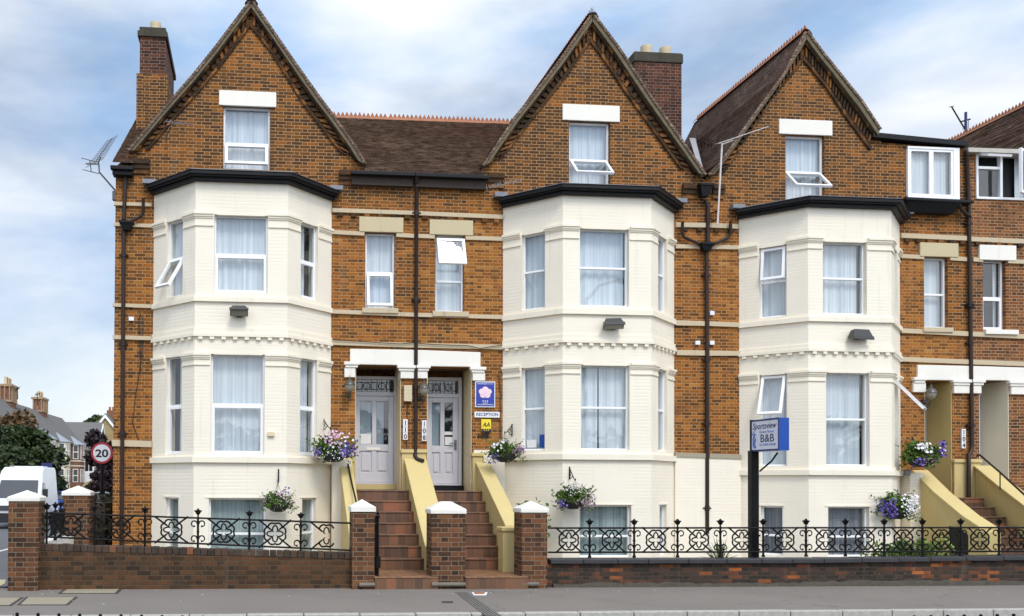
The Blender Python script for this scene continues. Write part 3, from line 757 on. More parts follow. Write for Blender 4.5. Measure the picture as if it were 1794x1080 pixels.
# ------------------------------------------------------------------ the ground
zK = -.12
yKerb = G(900, 1072, 0).y
m = MB(); S = 900; m.face([(-S, -S, -.16), (S, -S, -.16), (S, S, -.16), (-S, S, -.16)]); struct('ground', m, M['ground'])
m = MB(); m.face([(-60, -30, zK), (90, -30, zK), (90, yKerb-.13, zK), (-60, yKerb-.13, zK)]); struct('road', m, M['road'])
XS = P(6, 1000, -3.1).x                          # where the side street begins
m = MB(); m.face([(-12.5, yKerb-.1, zK+.004), (XS-.35, yKerb-.1, zK+.004), (XS-.35, 30, zK+.004), (-12.5, 30, zK+.004)]); struct('side_street', m, M['road'])
m = MB(); m.face([(-12.5, 30, zK+.004), (XS-.35, 30, zK+.004), (-2, 130, 1.2), (-14, 130, 1.2)]); struct('rising_street', m, M['road'])
m = MB(); m.box(XS-.9, 60, yKerb, -2.9, -.3, 0); struct('pavement', m, M['pave'])
m = MB(); m.box(-3.9, 60, -2.9, .4, -.3, -.06); struct('front_garden', m, M['paving'])
m = MB(); m.face([(-60, 30, -.15), (-6, 32, -.15), (-6, 60, .3), (20, 140, 2), (-120, 140, 2.5)]); struct('rising_ground', m, M['grass'])
# kerb stones
mk = MB(); x = XS-2.0; rr = random.Random(3)
while x < 34:
    l = .74+rr.uniform(-.02, .02); mk.box(x, x+l-.012, yKerb-.13, yKerb+.0, -.3, .002+rr.uniform(-.003, .004)); x += l
ko = mk.build('kerb', M['granite'], None, bevel=.012); ko['kind'] = 'structure'
# painted lines of the side street
def ground_quad(name, pix, z, mat, label, cat, group=None, th=.006):
    mb = MB(); pts = [G(x, y, z) for x, y in pix]; mb.prism([p-UP*th for p in pts], UP*th*1.5); return tag(mb.build(name, mat), label, cat, group)
ml = MB()
for y0, y1 in ((2.5, 4.2), (6.2, 8.2), (11, 13), (16, 18)): ml.box(-6.9, -6.78, y0, y1, zK+.004, zK+.008)
for y0 in (-2.6,): ml.box(-12.3, XS-.6, y0, y0+.18, zK+.004, zK+.008)
o = ml.build('road_markings', M['line']); o['kind'] = 'structure'
# covers in the pavement
def cover(pix, label, edge=True):
    c = sum((G(x, y, 0) for x, y in pix), Vector())/4
    t = thing('inspection_cover', label, 'manhole cover', (c.x, c.y, 0), 'gravel filled inspection covers')
    mb = MB(); p = [G(x, y, 0.0) for x, y in pix]; mb.prism([Vector((v.x, v.y, .001)) for v in p], UP*.006); mb.build('cover_plate', M['cover'], t)
    fr = MB(); e = [c+(v-c)*1.13 for v in p]
    for i in range(4):
        j = (i+1) % 4; fr.prism([Vector((v.x, v.y, .001)) for v in (e[i], e[j], p[j], p[i])], UP*.004)
    fr.build('frame', M['dark_edge'], t)
cover([(123, 1029), (213, 1028), (201, 1040), (108, 1040)], 'gravel topped inspection cover nearest to the garden wall')
cover([(50, 1047), (131, 1047), (115, 1060), (36, 1060)], 'gravel topped inspection cover with a wide dark edge, by the kerb')
cover([(-40, 1048), (36, 1048), (16, 1061), (-60, 1061)], 'plain grey inspection cover cut by the left edge of the photo')
# drain channel across the pavement
dx = MB(); a0, a1 = G(797, 1038, 0), G(818, 1038, 0); b0, b1 = G(851, 1080, 0), G(880, 1080, 0)
for k in range(5):
    f0, f1 = k/5+.02, (k+1)/5-.05
    dx.prism([Vector((v.x, v.y, .001)) for v in (a0.lerp(a1, f0), a0.lerp(a1, f1), b0.lerp(b1, f1), b0.lerp(b1, f0))], UP*.006)
dt = thing('drain_channel', 'grooved metal drain channel crossing the pavement in front of the right hand steps', 'drain', (a0.x, a0.y, 0))
dx.build('channel_rib', plain('dull_steel', (.22, .21, .19), .5, .4, var=.3), dt)
dx = MB(); dx.prism([Vector((v.x, v.y, .0005)) for v in (a0, a1, b1, b0)], UP*.003); dx.build('channel_bed', M['dark_edge'], dt)
tag((lambda mb: (mb.prism([Vector((v.x, v.y, .001)) for v in (G(774, 1054), G(794, 1054), G(793, 1057), G(774, 1057))], UP*.005), mb.build('stopcock_cover', M['dark_edge']))[1])(MB()), 'small dark stopcock lid set in the pavement', 'cover')
vt = thing('valve_cover', 'small brown valve lid with a pale surround below the door 108 steps', 'cover', tuple(G(842, 1041)))
dx = MB(); dx.prism([Vector((v.x, v.y, .001)) for v in (G(826, 1038.5), G(854, 1038.5), G(852, 1043.5), G(830, 1043.5))], UP*.005); dx.build('surround', M['paper'], vt)
dx = MB(); dx.prism([Vector((v.x, v.y, .003)) for v in (G(830, 1038.5), G(850, 1038.5), G(848, 1042), G(832, 1042))], UP*.006); dx.build('lid', M['terracotta'], vt)
dx = MB(); dx.prism([Vector((v.x, v.y, .001)) for v in (G(-40, 1017), G(10, 1017), G(8, 1024), G(-40, 1045))], UP*.01); o = dx.build('dropped_kerb', M['tactile']); o['kind'] = 'structure'
# litter and fallen petals along the foot of the wall
rr = random.Random(12); lt = MB()
for k in range(34):
    px = rr.uniform(20, 1790); py = 1034+rr.random()**4*26; c = G(px, py, .004); s = rr.uniform(.004, .016)
    lt.prism([c+Vector((s*math.cos(a), s*.8*math.sin(a), 0)) for a in (0, 1.3, 2.9, 4.4)], UP*.003)
o = lt.build('litter', M['paper']); o['kind'] = 'stuff'; tag(o, 'scraps of pale litter and petals scattered along the pavement', 'litter')
# ------------------------------------------------------------------ the four terraced houses
ZB = -.4; YB = 8.0
HA = thing('terraced_house', 'end house of the brick terrace with grey door 110 and a single pot chimney', 'house', (P(420, 800).x, 0, 0), 'brick terraced houses with cream bays')
HB = thing('terraced_house', 'brick house with grey door 108 and guest house badges beside its cream bay', 'house', (P(1000, 800).x, 0, 0), 'brick terraced houses with cream bays')
HC = thing('terraced_house', 'brick house whose cream bay stands behind the blue bed and breakfast sign', 'house', (P(1450, 800).x, 0, 0), 'brick terraced houses with cream bays')
HD = thing('terraced_house', 'redder brick house cut off by the right edge, white attic casements under an orange ridge', 'house', (P(1800, 800).x, 0, 0), 'brick terraced houses with cream bays')
# gable lines, apex to foot
gA = ([(440, 10), (380, 90), (340, 140), (290, 197), (228, 270)], [(438, 48), (387, 117), (353, 157), (307, 208), (262, 263)],
      [(441, 10), (480, 67), (513, 115), (557, 177), (580, 207), (620, 263), (638, 293)], [(438.5, 48), (470, 87), (500, 133), (533, 187), (595, 267)])
gB = ([(1033, 33), (979, 111), (931, 174), (898, 215), (844, 296)], [(1033, 76), (990, 137), (946, 193), (881, 276)],
      [(1034, 33), (1079, 93), (1135, 178), (1190, 256), (1229, 312)], [(1033.5, 76), (1057, 107), (1094, 163), (1139, 226), (1190, 296)])
gC = ([(1405, 63), (1367, 137), (1313, 210), (1257, 290), (1236, 312)], [(1406, 108), (1360, 163), (1323, 220), (1268, 303)],
      [(1406, 63), (1433, 100), (1463, 137), (1500, 183), (1533, 233)], [(1406.5, 108), (1447, 157), (1480, 207), (1523, 265)])
def wallpoly(*pp): return [q2(x, y) if y is not None else (P(x, 800).x, ZB) for x, y in pp]
# windows of the flat walls (pixel rectangles)
wAg = rect(391, 186, 473, 297); wAn = rect(640, 408, 692, 541)
wBg = rect(997, 213, 1069, 331); wBn = rect(763, 411, 813, 547)
wCg = rect(1376, 237, 1445, 352); wCn = rect(1619, 451, 1661, 575); wCa = rect(1592, 260, 1680, 346)
wDn = rect(1722, 456, 1762, 579); wDa = rect(1709, 268, 1815, 351)
pA = rect(622, 640, 702, 999); pB = rect(748, 643, 826, 999); pC = rect(1620, 668, 1668, 999); pD = rect(1716, 667, 1768, 999)
for p in (pA, pB, pC, pD): pass
def porch_hole(p): return [(p[0], .2), (p[1], .2), (p[1], p[3]), (p[0], p[3])]
def body(h, outline, holes, xl, xr, zt_, leftwall=False, rightwall=False, mat=None):
    mb = MB(); mb.panel((0, 0, 0), X1, NF, outline, holes, .3)
    m2 = MB(); m2.box(xl, xr, YB, YB+.25, ZB, zt_); m2.build('rear_wall', mat or M['brick'], h)
    if leftwall:
        m2 = MB(); m2.prism([(xl, .302, ZB), (xl, .302, zt_), (xl, 4, zt_+2.75), (xl, YB, zt_), (xl, YB, ZB)], Vector((.25, 0, 0))); m2.build('end_wall', mat or M['brick'], h)
    return mb.build('wall', mat or M['brick'], h)
zEa = P(700, 301, -.2).z
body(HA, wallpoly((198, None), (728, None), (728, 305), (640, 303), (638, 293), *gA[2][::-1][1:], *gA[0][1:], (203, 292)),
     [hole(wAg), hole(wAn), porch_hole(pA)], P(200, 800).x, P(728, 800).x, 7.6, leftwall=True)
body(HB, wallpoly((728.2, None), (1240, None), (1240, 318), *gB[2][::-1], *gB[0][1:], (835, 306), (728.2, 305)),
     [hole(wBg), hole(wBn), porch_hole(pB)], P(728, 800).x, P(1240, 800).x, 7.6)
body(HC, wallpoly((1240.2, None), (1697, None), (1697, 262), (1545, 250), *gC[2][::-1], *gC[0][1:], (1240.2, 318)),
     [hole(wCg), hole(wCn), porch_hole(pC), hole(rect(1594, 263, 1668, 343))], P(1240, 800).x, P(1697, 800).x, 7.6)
M['brick_red'] = brick('redder_brick', [(0.0, (.06, .024, .012)), (.3, (.15, .052, .018)), (.6, (.235, .078, .022)), (1.0, (.32, .13, .045))], (.42, .30, .17), soot=.35, hb=.1, amp=.65, h=.0665, st=.218, hd=.106, join=.0095)
body(HD, wallpoly((1697.2, None), (1960, None), (1960, 268), (1697.2, 262)),
     [hole(wDn), hole(wDa), porch_hole(pD)], P(1697, 800).x, P(1960, 800).x, 7.6, mat=M['brick_red'])
def win(h, r, **k): return window(h, (r[0], 0, r[2]), X1, NF, r[1]-r[0], r[3]-r[2], **k)
win(HA, wAg, split=.42, rev=.09, opened=('bottom', 20)); win(HB, wBg, split=.44, rev=.09, opened=('bottom', 47)); win(HC, wCg, split=.45, rev=.09, opened=('bottom', 45))
win(HA, wAn, split=.48, rev=.09, opened=('bottom', 8)); win(HB, wBn, split=.40, rev=.09)
win(HC, wCn, split=.48, rev=.09); win(HD, wDn, split=.47, rev=.09, style='sash', gap=(.02, .78))
# house B narrow window: a top hung vent standing open in front of its upper half
x0, x1, z0, z1 = wBn; th = R(22); up2 = UP*math.cos(th)-NF*math.sin(th); n2 = NF*math.cos(th)+UP*math.sin(th)
s_ = MB(); hh = (z1-z0)*.38; o2 = Vector((x0+.02, -.02, z1-.1))-up2*hh; w_ = x1-x0-.02
for a in ((0, .055, 0, hh), (w_-.055, w_, 0, hh), (.055, w_-.055, 0, .055), (.055, w_-.055, hh-.055, hh)): s_.ob(o2, X1, n2, up2, a[0], a[1], -.03, .02, a[2], a[3])
vw = s_.build('window', M['pvc'], HB, label='top hung vent window standing open')
s_ = MB(); s_.face([o2+X1*.05+up2*.05, o2+X1*(w_-.05)+up2*.05, o2+X1*(w_-.05)+up2*(hh-.05), o2+X1*.05+up2*(hh-.05)]); s_.build('pane', M['glass'], vw)
# ---- roofs
zR = lambda px, py: P(px, py, 4.0).z
xA = P(200, 800).x-.08; xAB = P(728, 800).x; xBC = P(1240, 800).x; xCD = P(1697, 800).x
def zE(px): return P(px, 299+(px-640)*.033, -.2).z
zr1, zr2 = P(590, 206, 4).z, P(890, 217, 4).z
zr = lambda x: zr1+(zr2-zr1)*(x-P(590, 206, 4).x)/(P(890, 217, 4).x-P(590, 206, 4).x)
ze1, ze2 = P(640, 299, -.2).z, P(845, 306, -.2).z
ze = lambda x: ze1+(ze2-ze1)*(x-P(640, 299, -.2).x)/(P(845, 306, -.2).x-P(640, 299, -.2).x)
def mainroof(h, xl, xr, parts):
    zl, zrr = ze(xl), ze(xr)
    o = None; b_ = 0
    for p0, p1, Y0 in parts:
        a_, b_ = (P(p0, 300, Y0).x if o is None else b_), P(p1, 300, Y0).x
        za = lambda x: ze(x)+(zr(x)-ze(x))*(Y0+.2)/4.2
        q_ = slope(h, (a_, Y0, za(a_)), (b_, Y0, za(b_)), (b_, 4, zr(b_)), (a_, 4, zr(a_))); o = o or q_
    slope(h, (xr, 8.2, zrr), (xl, 8.2, zl), (xl, 4, zr(xl)), (xr, 4, zr(xr)), name='rear_roof', h=.5)
    ridge(o, (xl, 4, zr(xl)+.04), (xr, 4, zr(xr)+.04)); return o
mainroof(HA, P(197, 290, -.2).x, xAB, [(197, 234, -.2), (232, 634, .35), (630, 728, -.2)]); mainroof(HB, xAB+.003, xBC+.25, [(728.2, 850, -.2), (846, 1228, .35), (1226, 1262, .2)])
gable(HA, *gA, fin=True); gable(HB, *gB, fin=True); gable(HC, *gC)
# house C: valley flashing against the slope of house B, and the flat roofed attic on its right
v = MB(); a = P(1231, 312, -.1); b = P(1213, 240, 3.0)-UP*.06; d = Vector((.075, 0, 0))
v.prism([a-d*.5+Vector((0, 0, .03)), a+d*.6+Vector((0, 0, .03)), b+d, b-d], Vector((0, 0, .03))); v.build('valley_flashing', M['valley'], HC)
v = MB(); pA1, pB1 = P(1530, 240, -.12), P(1697, 256, -.12)
v.prism([pA1, pB1, pB1+UP*.10, pA1+UP*.10], Vector((0, 5, 0))); v.build('flat_roof', M['black'], HC)
# house D: fascia, gable roof slope running back with its orange ridge
v = MB(); a, b = P(1697, 266, -.14), P(1960, 275, -.14); v.prism([a, b, b+UP*.09, a+UP*.09], Vector((0, .3, 0))); v.build('fascia', plain('weathered_cream_fascia', (.45, .42, .36), .6, var=.25), HD)
rp = P(1794, 186, 2.8); zr_ = rp.z; dd = 3.0; 
a = Vector((rp.x-2.95, .35, zr_-3.1)); slope(HD, (rp.x-2.95, 9, zr_-3.1), (rp.x-2.95, .35, zr_-3.1), (rp.x, .35, zr_), (rp.x, 9, zr_))
rr_ = slope(HD, (rp.x+2.95, .35, zr_-3.1), (rp.x+2.95, 9, zr_-3.1), (rp.x, 9, zr_), (rp.x, .35, zr_))
ridge(rr_, (rp.x, .35, zr_+.03), (rp.x, 9.0, zr_+.03))
v = MB(); v.prism([(rp.x-2.9, .36, zr_-3.1), (rp.x+2.9, .36, zr_-3.1), (rp.x, .36, zr_-.05)], Vector((0, .3, 0))); v.build('gable_wall', M['brick_red'], HD)
# eaves gutters
def gutter(h, px0, py0, px1, py1, Y=-.26, hgt=.16):
    a, b = P(px0, py0, Y), P(px1, py1, Y); mb = MB(); mb.prism([a, b, b-UP*.075, a-UP*.075], Vector((0, .12, 0)))
    mb.prism([a-UP*.077+Vector((.03, .06, 0)), b-UP*.077+Vector((-.03, .06, 0)), b-UP*hgt+Vector((-.03, .06, 0)), a-UP*hgt+Vector((.03, .06, 0))], Vector((0, .22, 0))) if hgt < .2 else None; g_ = mb.build('gutter', M['black'], h, bevel=.01)
    if hgt >= .2: m2 = MB(); m2.prism([a-UP*.03+Vector((.03, .13, 0)), b-UP*.03+Vector((-.03, .13, 0)), b-UP*hgt+Vector((-.03, .13, 0)), a-UP*hgt+Vector((.03, .13, 0))], Vector((0, .14, 0))); m2.build('eaves_board', M['timber_dark'], g_)
    return g_
gutter(HA, 615, 298, 727.8, 302, hgt=.24); gutter(HB, 728.2, 302, 858, 307, hgt=.24); gutter(HA, 193, 289, 234, 291)
# brick corbel blocks at the feet of the gables
for h_, feet in ((HA, ((247, 281, 16), (610, 301, 16))), (HB, ((868, 306, 14), (1208, 325, 14))), (HC, ((1257, 325, 10),))):
    for px, py, hw_ in feet:
        kb = MB()
        for k, (dy, pr) in enumerate(((0, .10), (8, .07), (16, .04))):
            r = rect(px-hw_, py+dy, px+hw_, py+dy+8.2); kb.box(r[0], r[1], -pr, .02, r[2], r[3])
        kb.build('corbel_course', M['brick_rub'], h_)
# ---- chimneys
c0 = P(271, 60, 2.3); y0 = 2.3
xl, xr = P(244.5, 150, y0).x, P(289, 150, y0).x; zt_ = P(270, 49, y0).z
z1_, z2_ = P(270, 66, y0).z, P(270, 56, y0).z; zm = P(270, 132, y0).z
chimney(HA, xl, xr, y0, y0+2.1, 7.4, zt_, [(z1_, z2_, .05), (z2_, zt_+.01, .012)], [((xl+xr)/2+.03, y0+.3, .115, .27)], M['brick_chim'], low=(zm, M['brick']))
y0 = 2.1; xl, xr = P(1112, 170, y0).x, P(1194, 170, y0).x; zt_ = P(1157, 93, y0).z; zc_ = P(1157, 110, y0).z
pots = [(P(1132, 80, y0+.3).x, y0+.3, .125, .30), (P(1165, 80, y0+.3).x, y0+.3, .125, .28), (P(1115, 95, y0+1.0).x+.02, y0+1.0, .12, .2), (P(1109, 105, y0+1.7).x+.02, y0+1.7, .12, .2)]
chimney(HB, xl, xr, y0, y0+2.2, 8.0, zt_, [(zc_, zt_-.02, .03), (zt_-.02, zt_+.01, .01)], pots, M['brick_chim'])
# ---- bays
BA = bay(HA, 268, 341, 503, 580, 423, 321, (374, 398), (374, 377, 468, 514), (522, 530), (576, 591), (620, 641), (370, 621, 464, 797), (801, 811), (368, 873, 467, 960),
         {'style': 'sash', ('w1', 0): ('bottom', 32), ('gap', 'w0', 0): (.02, .42), ('gap', 'w1', 2): (.62, 1), ('gap', 'w0', 2): (.86, 1)})
BB = bay(HB, 881, 986, 1141, 1181, 1063, 345, (396, 420), (1016, 401, 1102, 537), (543, 552), (588, 602), (636, 656), (1018, 640, 1103, 789), (796, 806), (1016, 885, 1106, 960),
         {('gap', 'w0', 1): (.42, .45), ('gap', 'w1', 1): (.96, 1)})
BC = bay(HC, 1295, 1416, 1562, 1577, 1489, 366, (417, 438), (1442, 424, 1519, 551), (557, 565), (605, 617), (650, 669), (1447, 653, 1523, 817), (824, 833), (1450, 888, 1522, 980),
         {('w1', 0): ('top', 9), ('w0', 0): ('top', 24), ('w0', 2): ('top', 40), 'cant': (.30, .70), 'nob': (2,), 'cur': 'net_dark', ('gap', 'w1', 1): (.93, 1), ('gap', 'w0', 1): (.94, 1)})
# plain projecting cream wall filling the foot of the bays
for h, x0, x1, yt in ((HA, 580, 612, 806), (HC, 1577, 1600, 829)):
    r = rect(x0, yt, x1, 990); m_ = MB(); m_.box(r[0], r[1], -.30, -.002, ZB, r[3]); m_.build('painted_plinth', M['cream'], h)
r = rect(845, 800, 881, 990); m_ = MB(); m_.box(r[0], r[1], -.14, -.002, ZB, r[3]); m_.build('painted_plinth', M['cream'], HB)
r = rect(1181, 800, 1239.5, 990); m_ = MB(); m_.box(r[0], r[1], -.05, -.002, ZB, r[3]); m_.build('painted_plinth', M['cream'], HB)
r = rect(1240.5, 801, 1296, 990); m_ = MB(); m_.box(r[0], r[1], -.05, -.002, ZB, r[3]); m_.build('painted_plinth', M['cream'], HC)
# ---- string courses, lintels, sills
def strings(h, items, mat='string'):
    for a, b, pr in items:
        mb = MB(); strip(mb, a, b, pr); mb.build('string_course', M[mat], h)
def brick_dentils(h, a, b, pr=.05):
    mb = MB(); pa, pb = P(a[0], a[1]), P(b[0], b[1]); l = (pb-pa).length; n = max(2, int(l/.24)); t = (pb-pa)/l
    for k in range(n):
        c = pa+t*(l*(k+.5)/n); mb.ob(c, X1, Vector((0, 1, 0)), UP, -.055, .055, -pr, .01, -.075, 0)
    mb.build('brick_dentils', M['brick_rub'], h)
xe = 1950
strings(HA, [((200, 355, 361), (266, 357, 363), .05), ((200, 391, 397), (268, 394, 400), .04), ((198, 532, 538), (267, 535, 541), .05), ((198, 588, 595), (267, 590, 597), .05), ((197, 771, 782), (266, 773, 784), .05),
             ((582, 366, 373), (725, 371, 378), .05), ((582, 404, 411), (638, 407, 414), .04), ((694, 409, 416), (725, 411, 418), .04), ((580, 543, 550), (727, 549, 556), .05), ((580, 597, 605), (727, 602, 610), .05)])
strings(HB, [((732, 371.5, 378.5), (880, 378, 385), .05), ((732, 411, 418), (761, 412, 419), .04), ((815, 414, 421), (879, 416, 423), .04), ((728.5, 549, 556), (880, 553, 560), .05), ((728.5, 602, 610), (880, 605, 613), .05),
             ((1183, 391, 399), (1239, 392, 400), .05), ((1183, 429, 436), (1239, 430, 437), .04), ((1183, 562, 571), (1239, 564, 572), .05), ((1184, 614, 623), (1239, 615, 624), .05)])
strings(HC, [((1241, 392, 400), (1292, 394, 402), .05), ((1241, 430, 437), (1293, 431, 438), .04), ((1241, 564, 572), (1294, 566, 574), .05), ((1241, 615, 624), (1295, 616, 624), .05),
             ((1577, 410, 418), (1696, 415, 423), .05), ((1577, 446, 453), (1617, 448, 455), .04), ((1663, 450, 457), (1696, 452, 459), .04), ((1577, 576, 584), (1697, 582, 590), .05), ((1578, 626, 634), (1697, 631, 639), .05)])
strings(HD, [((1698, 416, 424), (xe, 427, 435), .05), ((1703, 452, 459), (1720, 453, 460), .04), ((1764, 455, 462), (xe, 463, 470), .04), ((1698, 582, 590), (xe, 594, 602), .05), ((1698, 631, 639), (xe, 640, 648), .05)])
strings(HB, [((1181, 793, 801), (1239.5, 795, 803), .07)], 'grey_stone'); strings(HC, [((1240.5, 795, 803), (1296, 797, 805), .07)], 'grey_stone')
brick_dentils(HA, (584, 373.5), (725, 378.5)); brick_dentils(HB, (734, 378.5), (879, 385.5)); brick_dentils(HB, (1184, 399.5), (1238, 400.5)); brick_dentils(HC, (1242, 400.5), (1292, 402.5)); brick_dentils(HC, (1578, 418.5), (1694, 423.5)); brick_dentils(HD, (1702, 424), (1940, 434.5))
def lint(h, x0, y0, x1, y1, mat, pr=.03, nm='lintel', leg=0):
    r = rect(x0, y0, x1, y1); mb = MB(); mb.box(r[0], r[1], -pr, .02, r[2], r[3])
    return mb.build(nm, M[mat], h, bevel=.006)
lint(HA, 384, 161, 484, 187, 'white_stone'); lint(HB, 985, 185, 1085, 213, 'white_stone'); lint(HC, 1364, 211, 1457, 237, 'white_stone')
lint(HA, 629, 382, 706, 408, 'buff', .055); lint(HB, 752, 387, 828, 413, 'buff', .055); lint(HC, 1609, 427, 1676, 451, 'buff', .055); lint(HD, 1713, 431, 1777, 457, 'white_stone', .055)
lint(HA, 634, 541, 697, 550, 'string', .08, 'sill'); lint(HB, 757, 547, 820, 556, 'string', .08, 'sill'); lint(HC, 1614, 575, 1666, 583, 'string', .08, 'sill'); lint(HD, 1722, 579, 1779, 587, 'white_stone', .09, 'sill')
# ---- attic windows right of the third gable
o_ = MB(); x0, x1, z0, z1 = rect(1590, 259, 1681, 347, -.06)
o_.box(x0, x0+.04, -.07, -.002, z0, z1); o_.box(x1-.14, x1, -.07, -.002, z0, z1); o_.box(x0, x1, -.073, -.002, z1-.04, z1+.01); o_.box(x0, x1, -.073, -.002, z0-.02, z0+.03)
ob_ = o_.build('oriel_box', M['pvc'], HC, bevel=.006)
xm = x0+(x1-x0)*.46
for a, b in ((x0+.04, xm), (xm, x1-.14)): window(HC, (a, -.06, z0+.03), X1, NF, b-a, z1-z0-.07, split=None, rev=.0, fw=.05)
m_ = MB(); a, b = P(1588, 345, -.34), P(1707, 351, -.30); m_.prism([a, b, b-UP*.06, a-UP*.06], Vector((0, .33, 0))); a = P(1590, 351, -.30); b = P(1683, 355, -.30)
m_.prism([a, b, b-UP*.20+Vector((-.05, .12, 0)), a-UP*.2+Vector((.06, .12, 0))], Vector((0, .18, 0))); m_.build('oriel_base', M['black'], HC, bevel=.01)
x0, x1, z0, z1 = wDa; xm = P(1752, 300).x
f = MB(); f.box(x0, x1, -.03, .06, z0, z0+.05); f.box(x0, x1, -.03, .06, z1-.05, z1); f.box(x0, x0+.05, -.028, .06, z0+.05, z1-.05); f.box(xm-.02, xm+.04, -.028, .06, z0+.05, z1-.05)
zt2 = z0+(z1-z0)*.66; f.box(x0+.05, xm-.02, -.026, .06, zt2-.03, zt2+.03); f.box(x1-.05, x1, -.028, .06, z0+.05, z1-.05)
wd = f.build('window', M['pvc'], HD, bevel=.006)
pn = MB(); pn.face([(x0+.04, .02, z0+.04), (xm-.01, .02, z0+.04), (xm-.01, .02, zt2-.02), (x0+.04, .02, zt2-.02)])
th = R(68); up2 = UP*math.cos(th)-NF*math.sin(th); n2 = NF*math.cos(th)+UP*math.sin(th); hh = z1-zt2-.05; w_ = xm-x0-.02; o2 = Vector((x0+.03, -.03, z1-.06))-up2*hh; s_ = MB()
for a in ((0, .05, 0, hh), (w_-.05, w_, 0, hh), (.05, w_-.05, 0, .05), (.05, w_-.05, hh-.05, hh)): s_.ob(o2, X1, n2, up2, a[0], a[1], -.03, .02, a[2], a[3])
s_.build('sash', M['pvc'], wd, label='small top vent open nearly flat')
pn.face([o2+X1*.05+up2*.05, o2+X1*(w_-.05)+up2*.05, o2+X1*(w_-.05)+up2*(hh-.05), o2+X1*.05+up2*(hh-.05)])
th = R(28); u2 = Vector((-math.cos(th), -math.sin(th), 0)); n2 = Vector((-math.sin(th), math.cos(th), 0))*-1; n2 = Vector((math.sin(th), -math.cos(th), 0)); ww = (x1-xm-.06); piv = Vector((x1-.04, -.04, z0+.04)); s_ = MB(); hh = z1-z0-.08
for a in ((0, .06, 0, hh), (ww-.06, ww, 0, hh), (.06, ww-.06, 0, .06), (.06, ww-.06, hh-.06, hh)): s_.ob(piv, u2, n2, UP, a[0], a[1], -.03, .02, a[2], a[3])
s_.build('sash', M['pvc'], wd, label='side hung casement swung open'); pn.face([piv+u2*.05+UP*.05, piv+u2*(ww-.05)+UP*.05, piv+u2*(ww-.05)+UP*(hh-.05), piv+u2*.05+UP*(hh-.05)])
pn.build('pane', M['glass'], wd)
m_ = MB(); m_.box(x0, x1, .25, .27, z0, z1); m_.build('dark_backing', M['interior'], wd)
cm = MB(); pleat(cm, Vector((x1-.35, .17, z0)), X1, NF, .34, z1-z0, seed=77); cm.build('curtain', M['net'], wd)
# ---- porches
PD = .75
def porch(h, p, side_mat, doormat=True):
    x0, x1, zt_ = p[0], p[1], p[3]; mb = MB()
    mb.box(x1, x1+.06, .302, PD+.1, .3, zt_+.02); mb.box(x0-.06, x0, .302, PD+.1, .3, zt_+.02)
    mb.box(x0+.0, x0+.004, .0, .302, .3, zt_) if False else None
    po = mb.build('porch_side', M[side_mat], h)
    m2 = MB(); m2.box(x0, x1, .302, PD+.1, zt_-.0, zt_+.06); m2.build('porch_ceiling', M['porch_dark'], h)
    # painted skins on the reveals of the opening
    m3 = MB(); m3.box(x1-.012, x1+.002, .004, .302, .3, zt_-.002); m3.box(x0-.002, x0+.012, .004, .302, .3, zt_-.002); m3.build('reveal', M[side_mat], h)
porch(HA, pA, 'porch_cream'); porch(HB, pB, 'porch_cream'); porch(HC, pC, 'yellow'); M['porch_pale'] = paint('pale_porch_paint', (.80, .73, .58), .55, dirt=.1); porch(HD, pD, 'porch_pale')
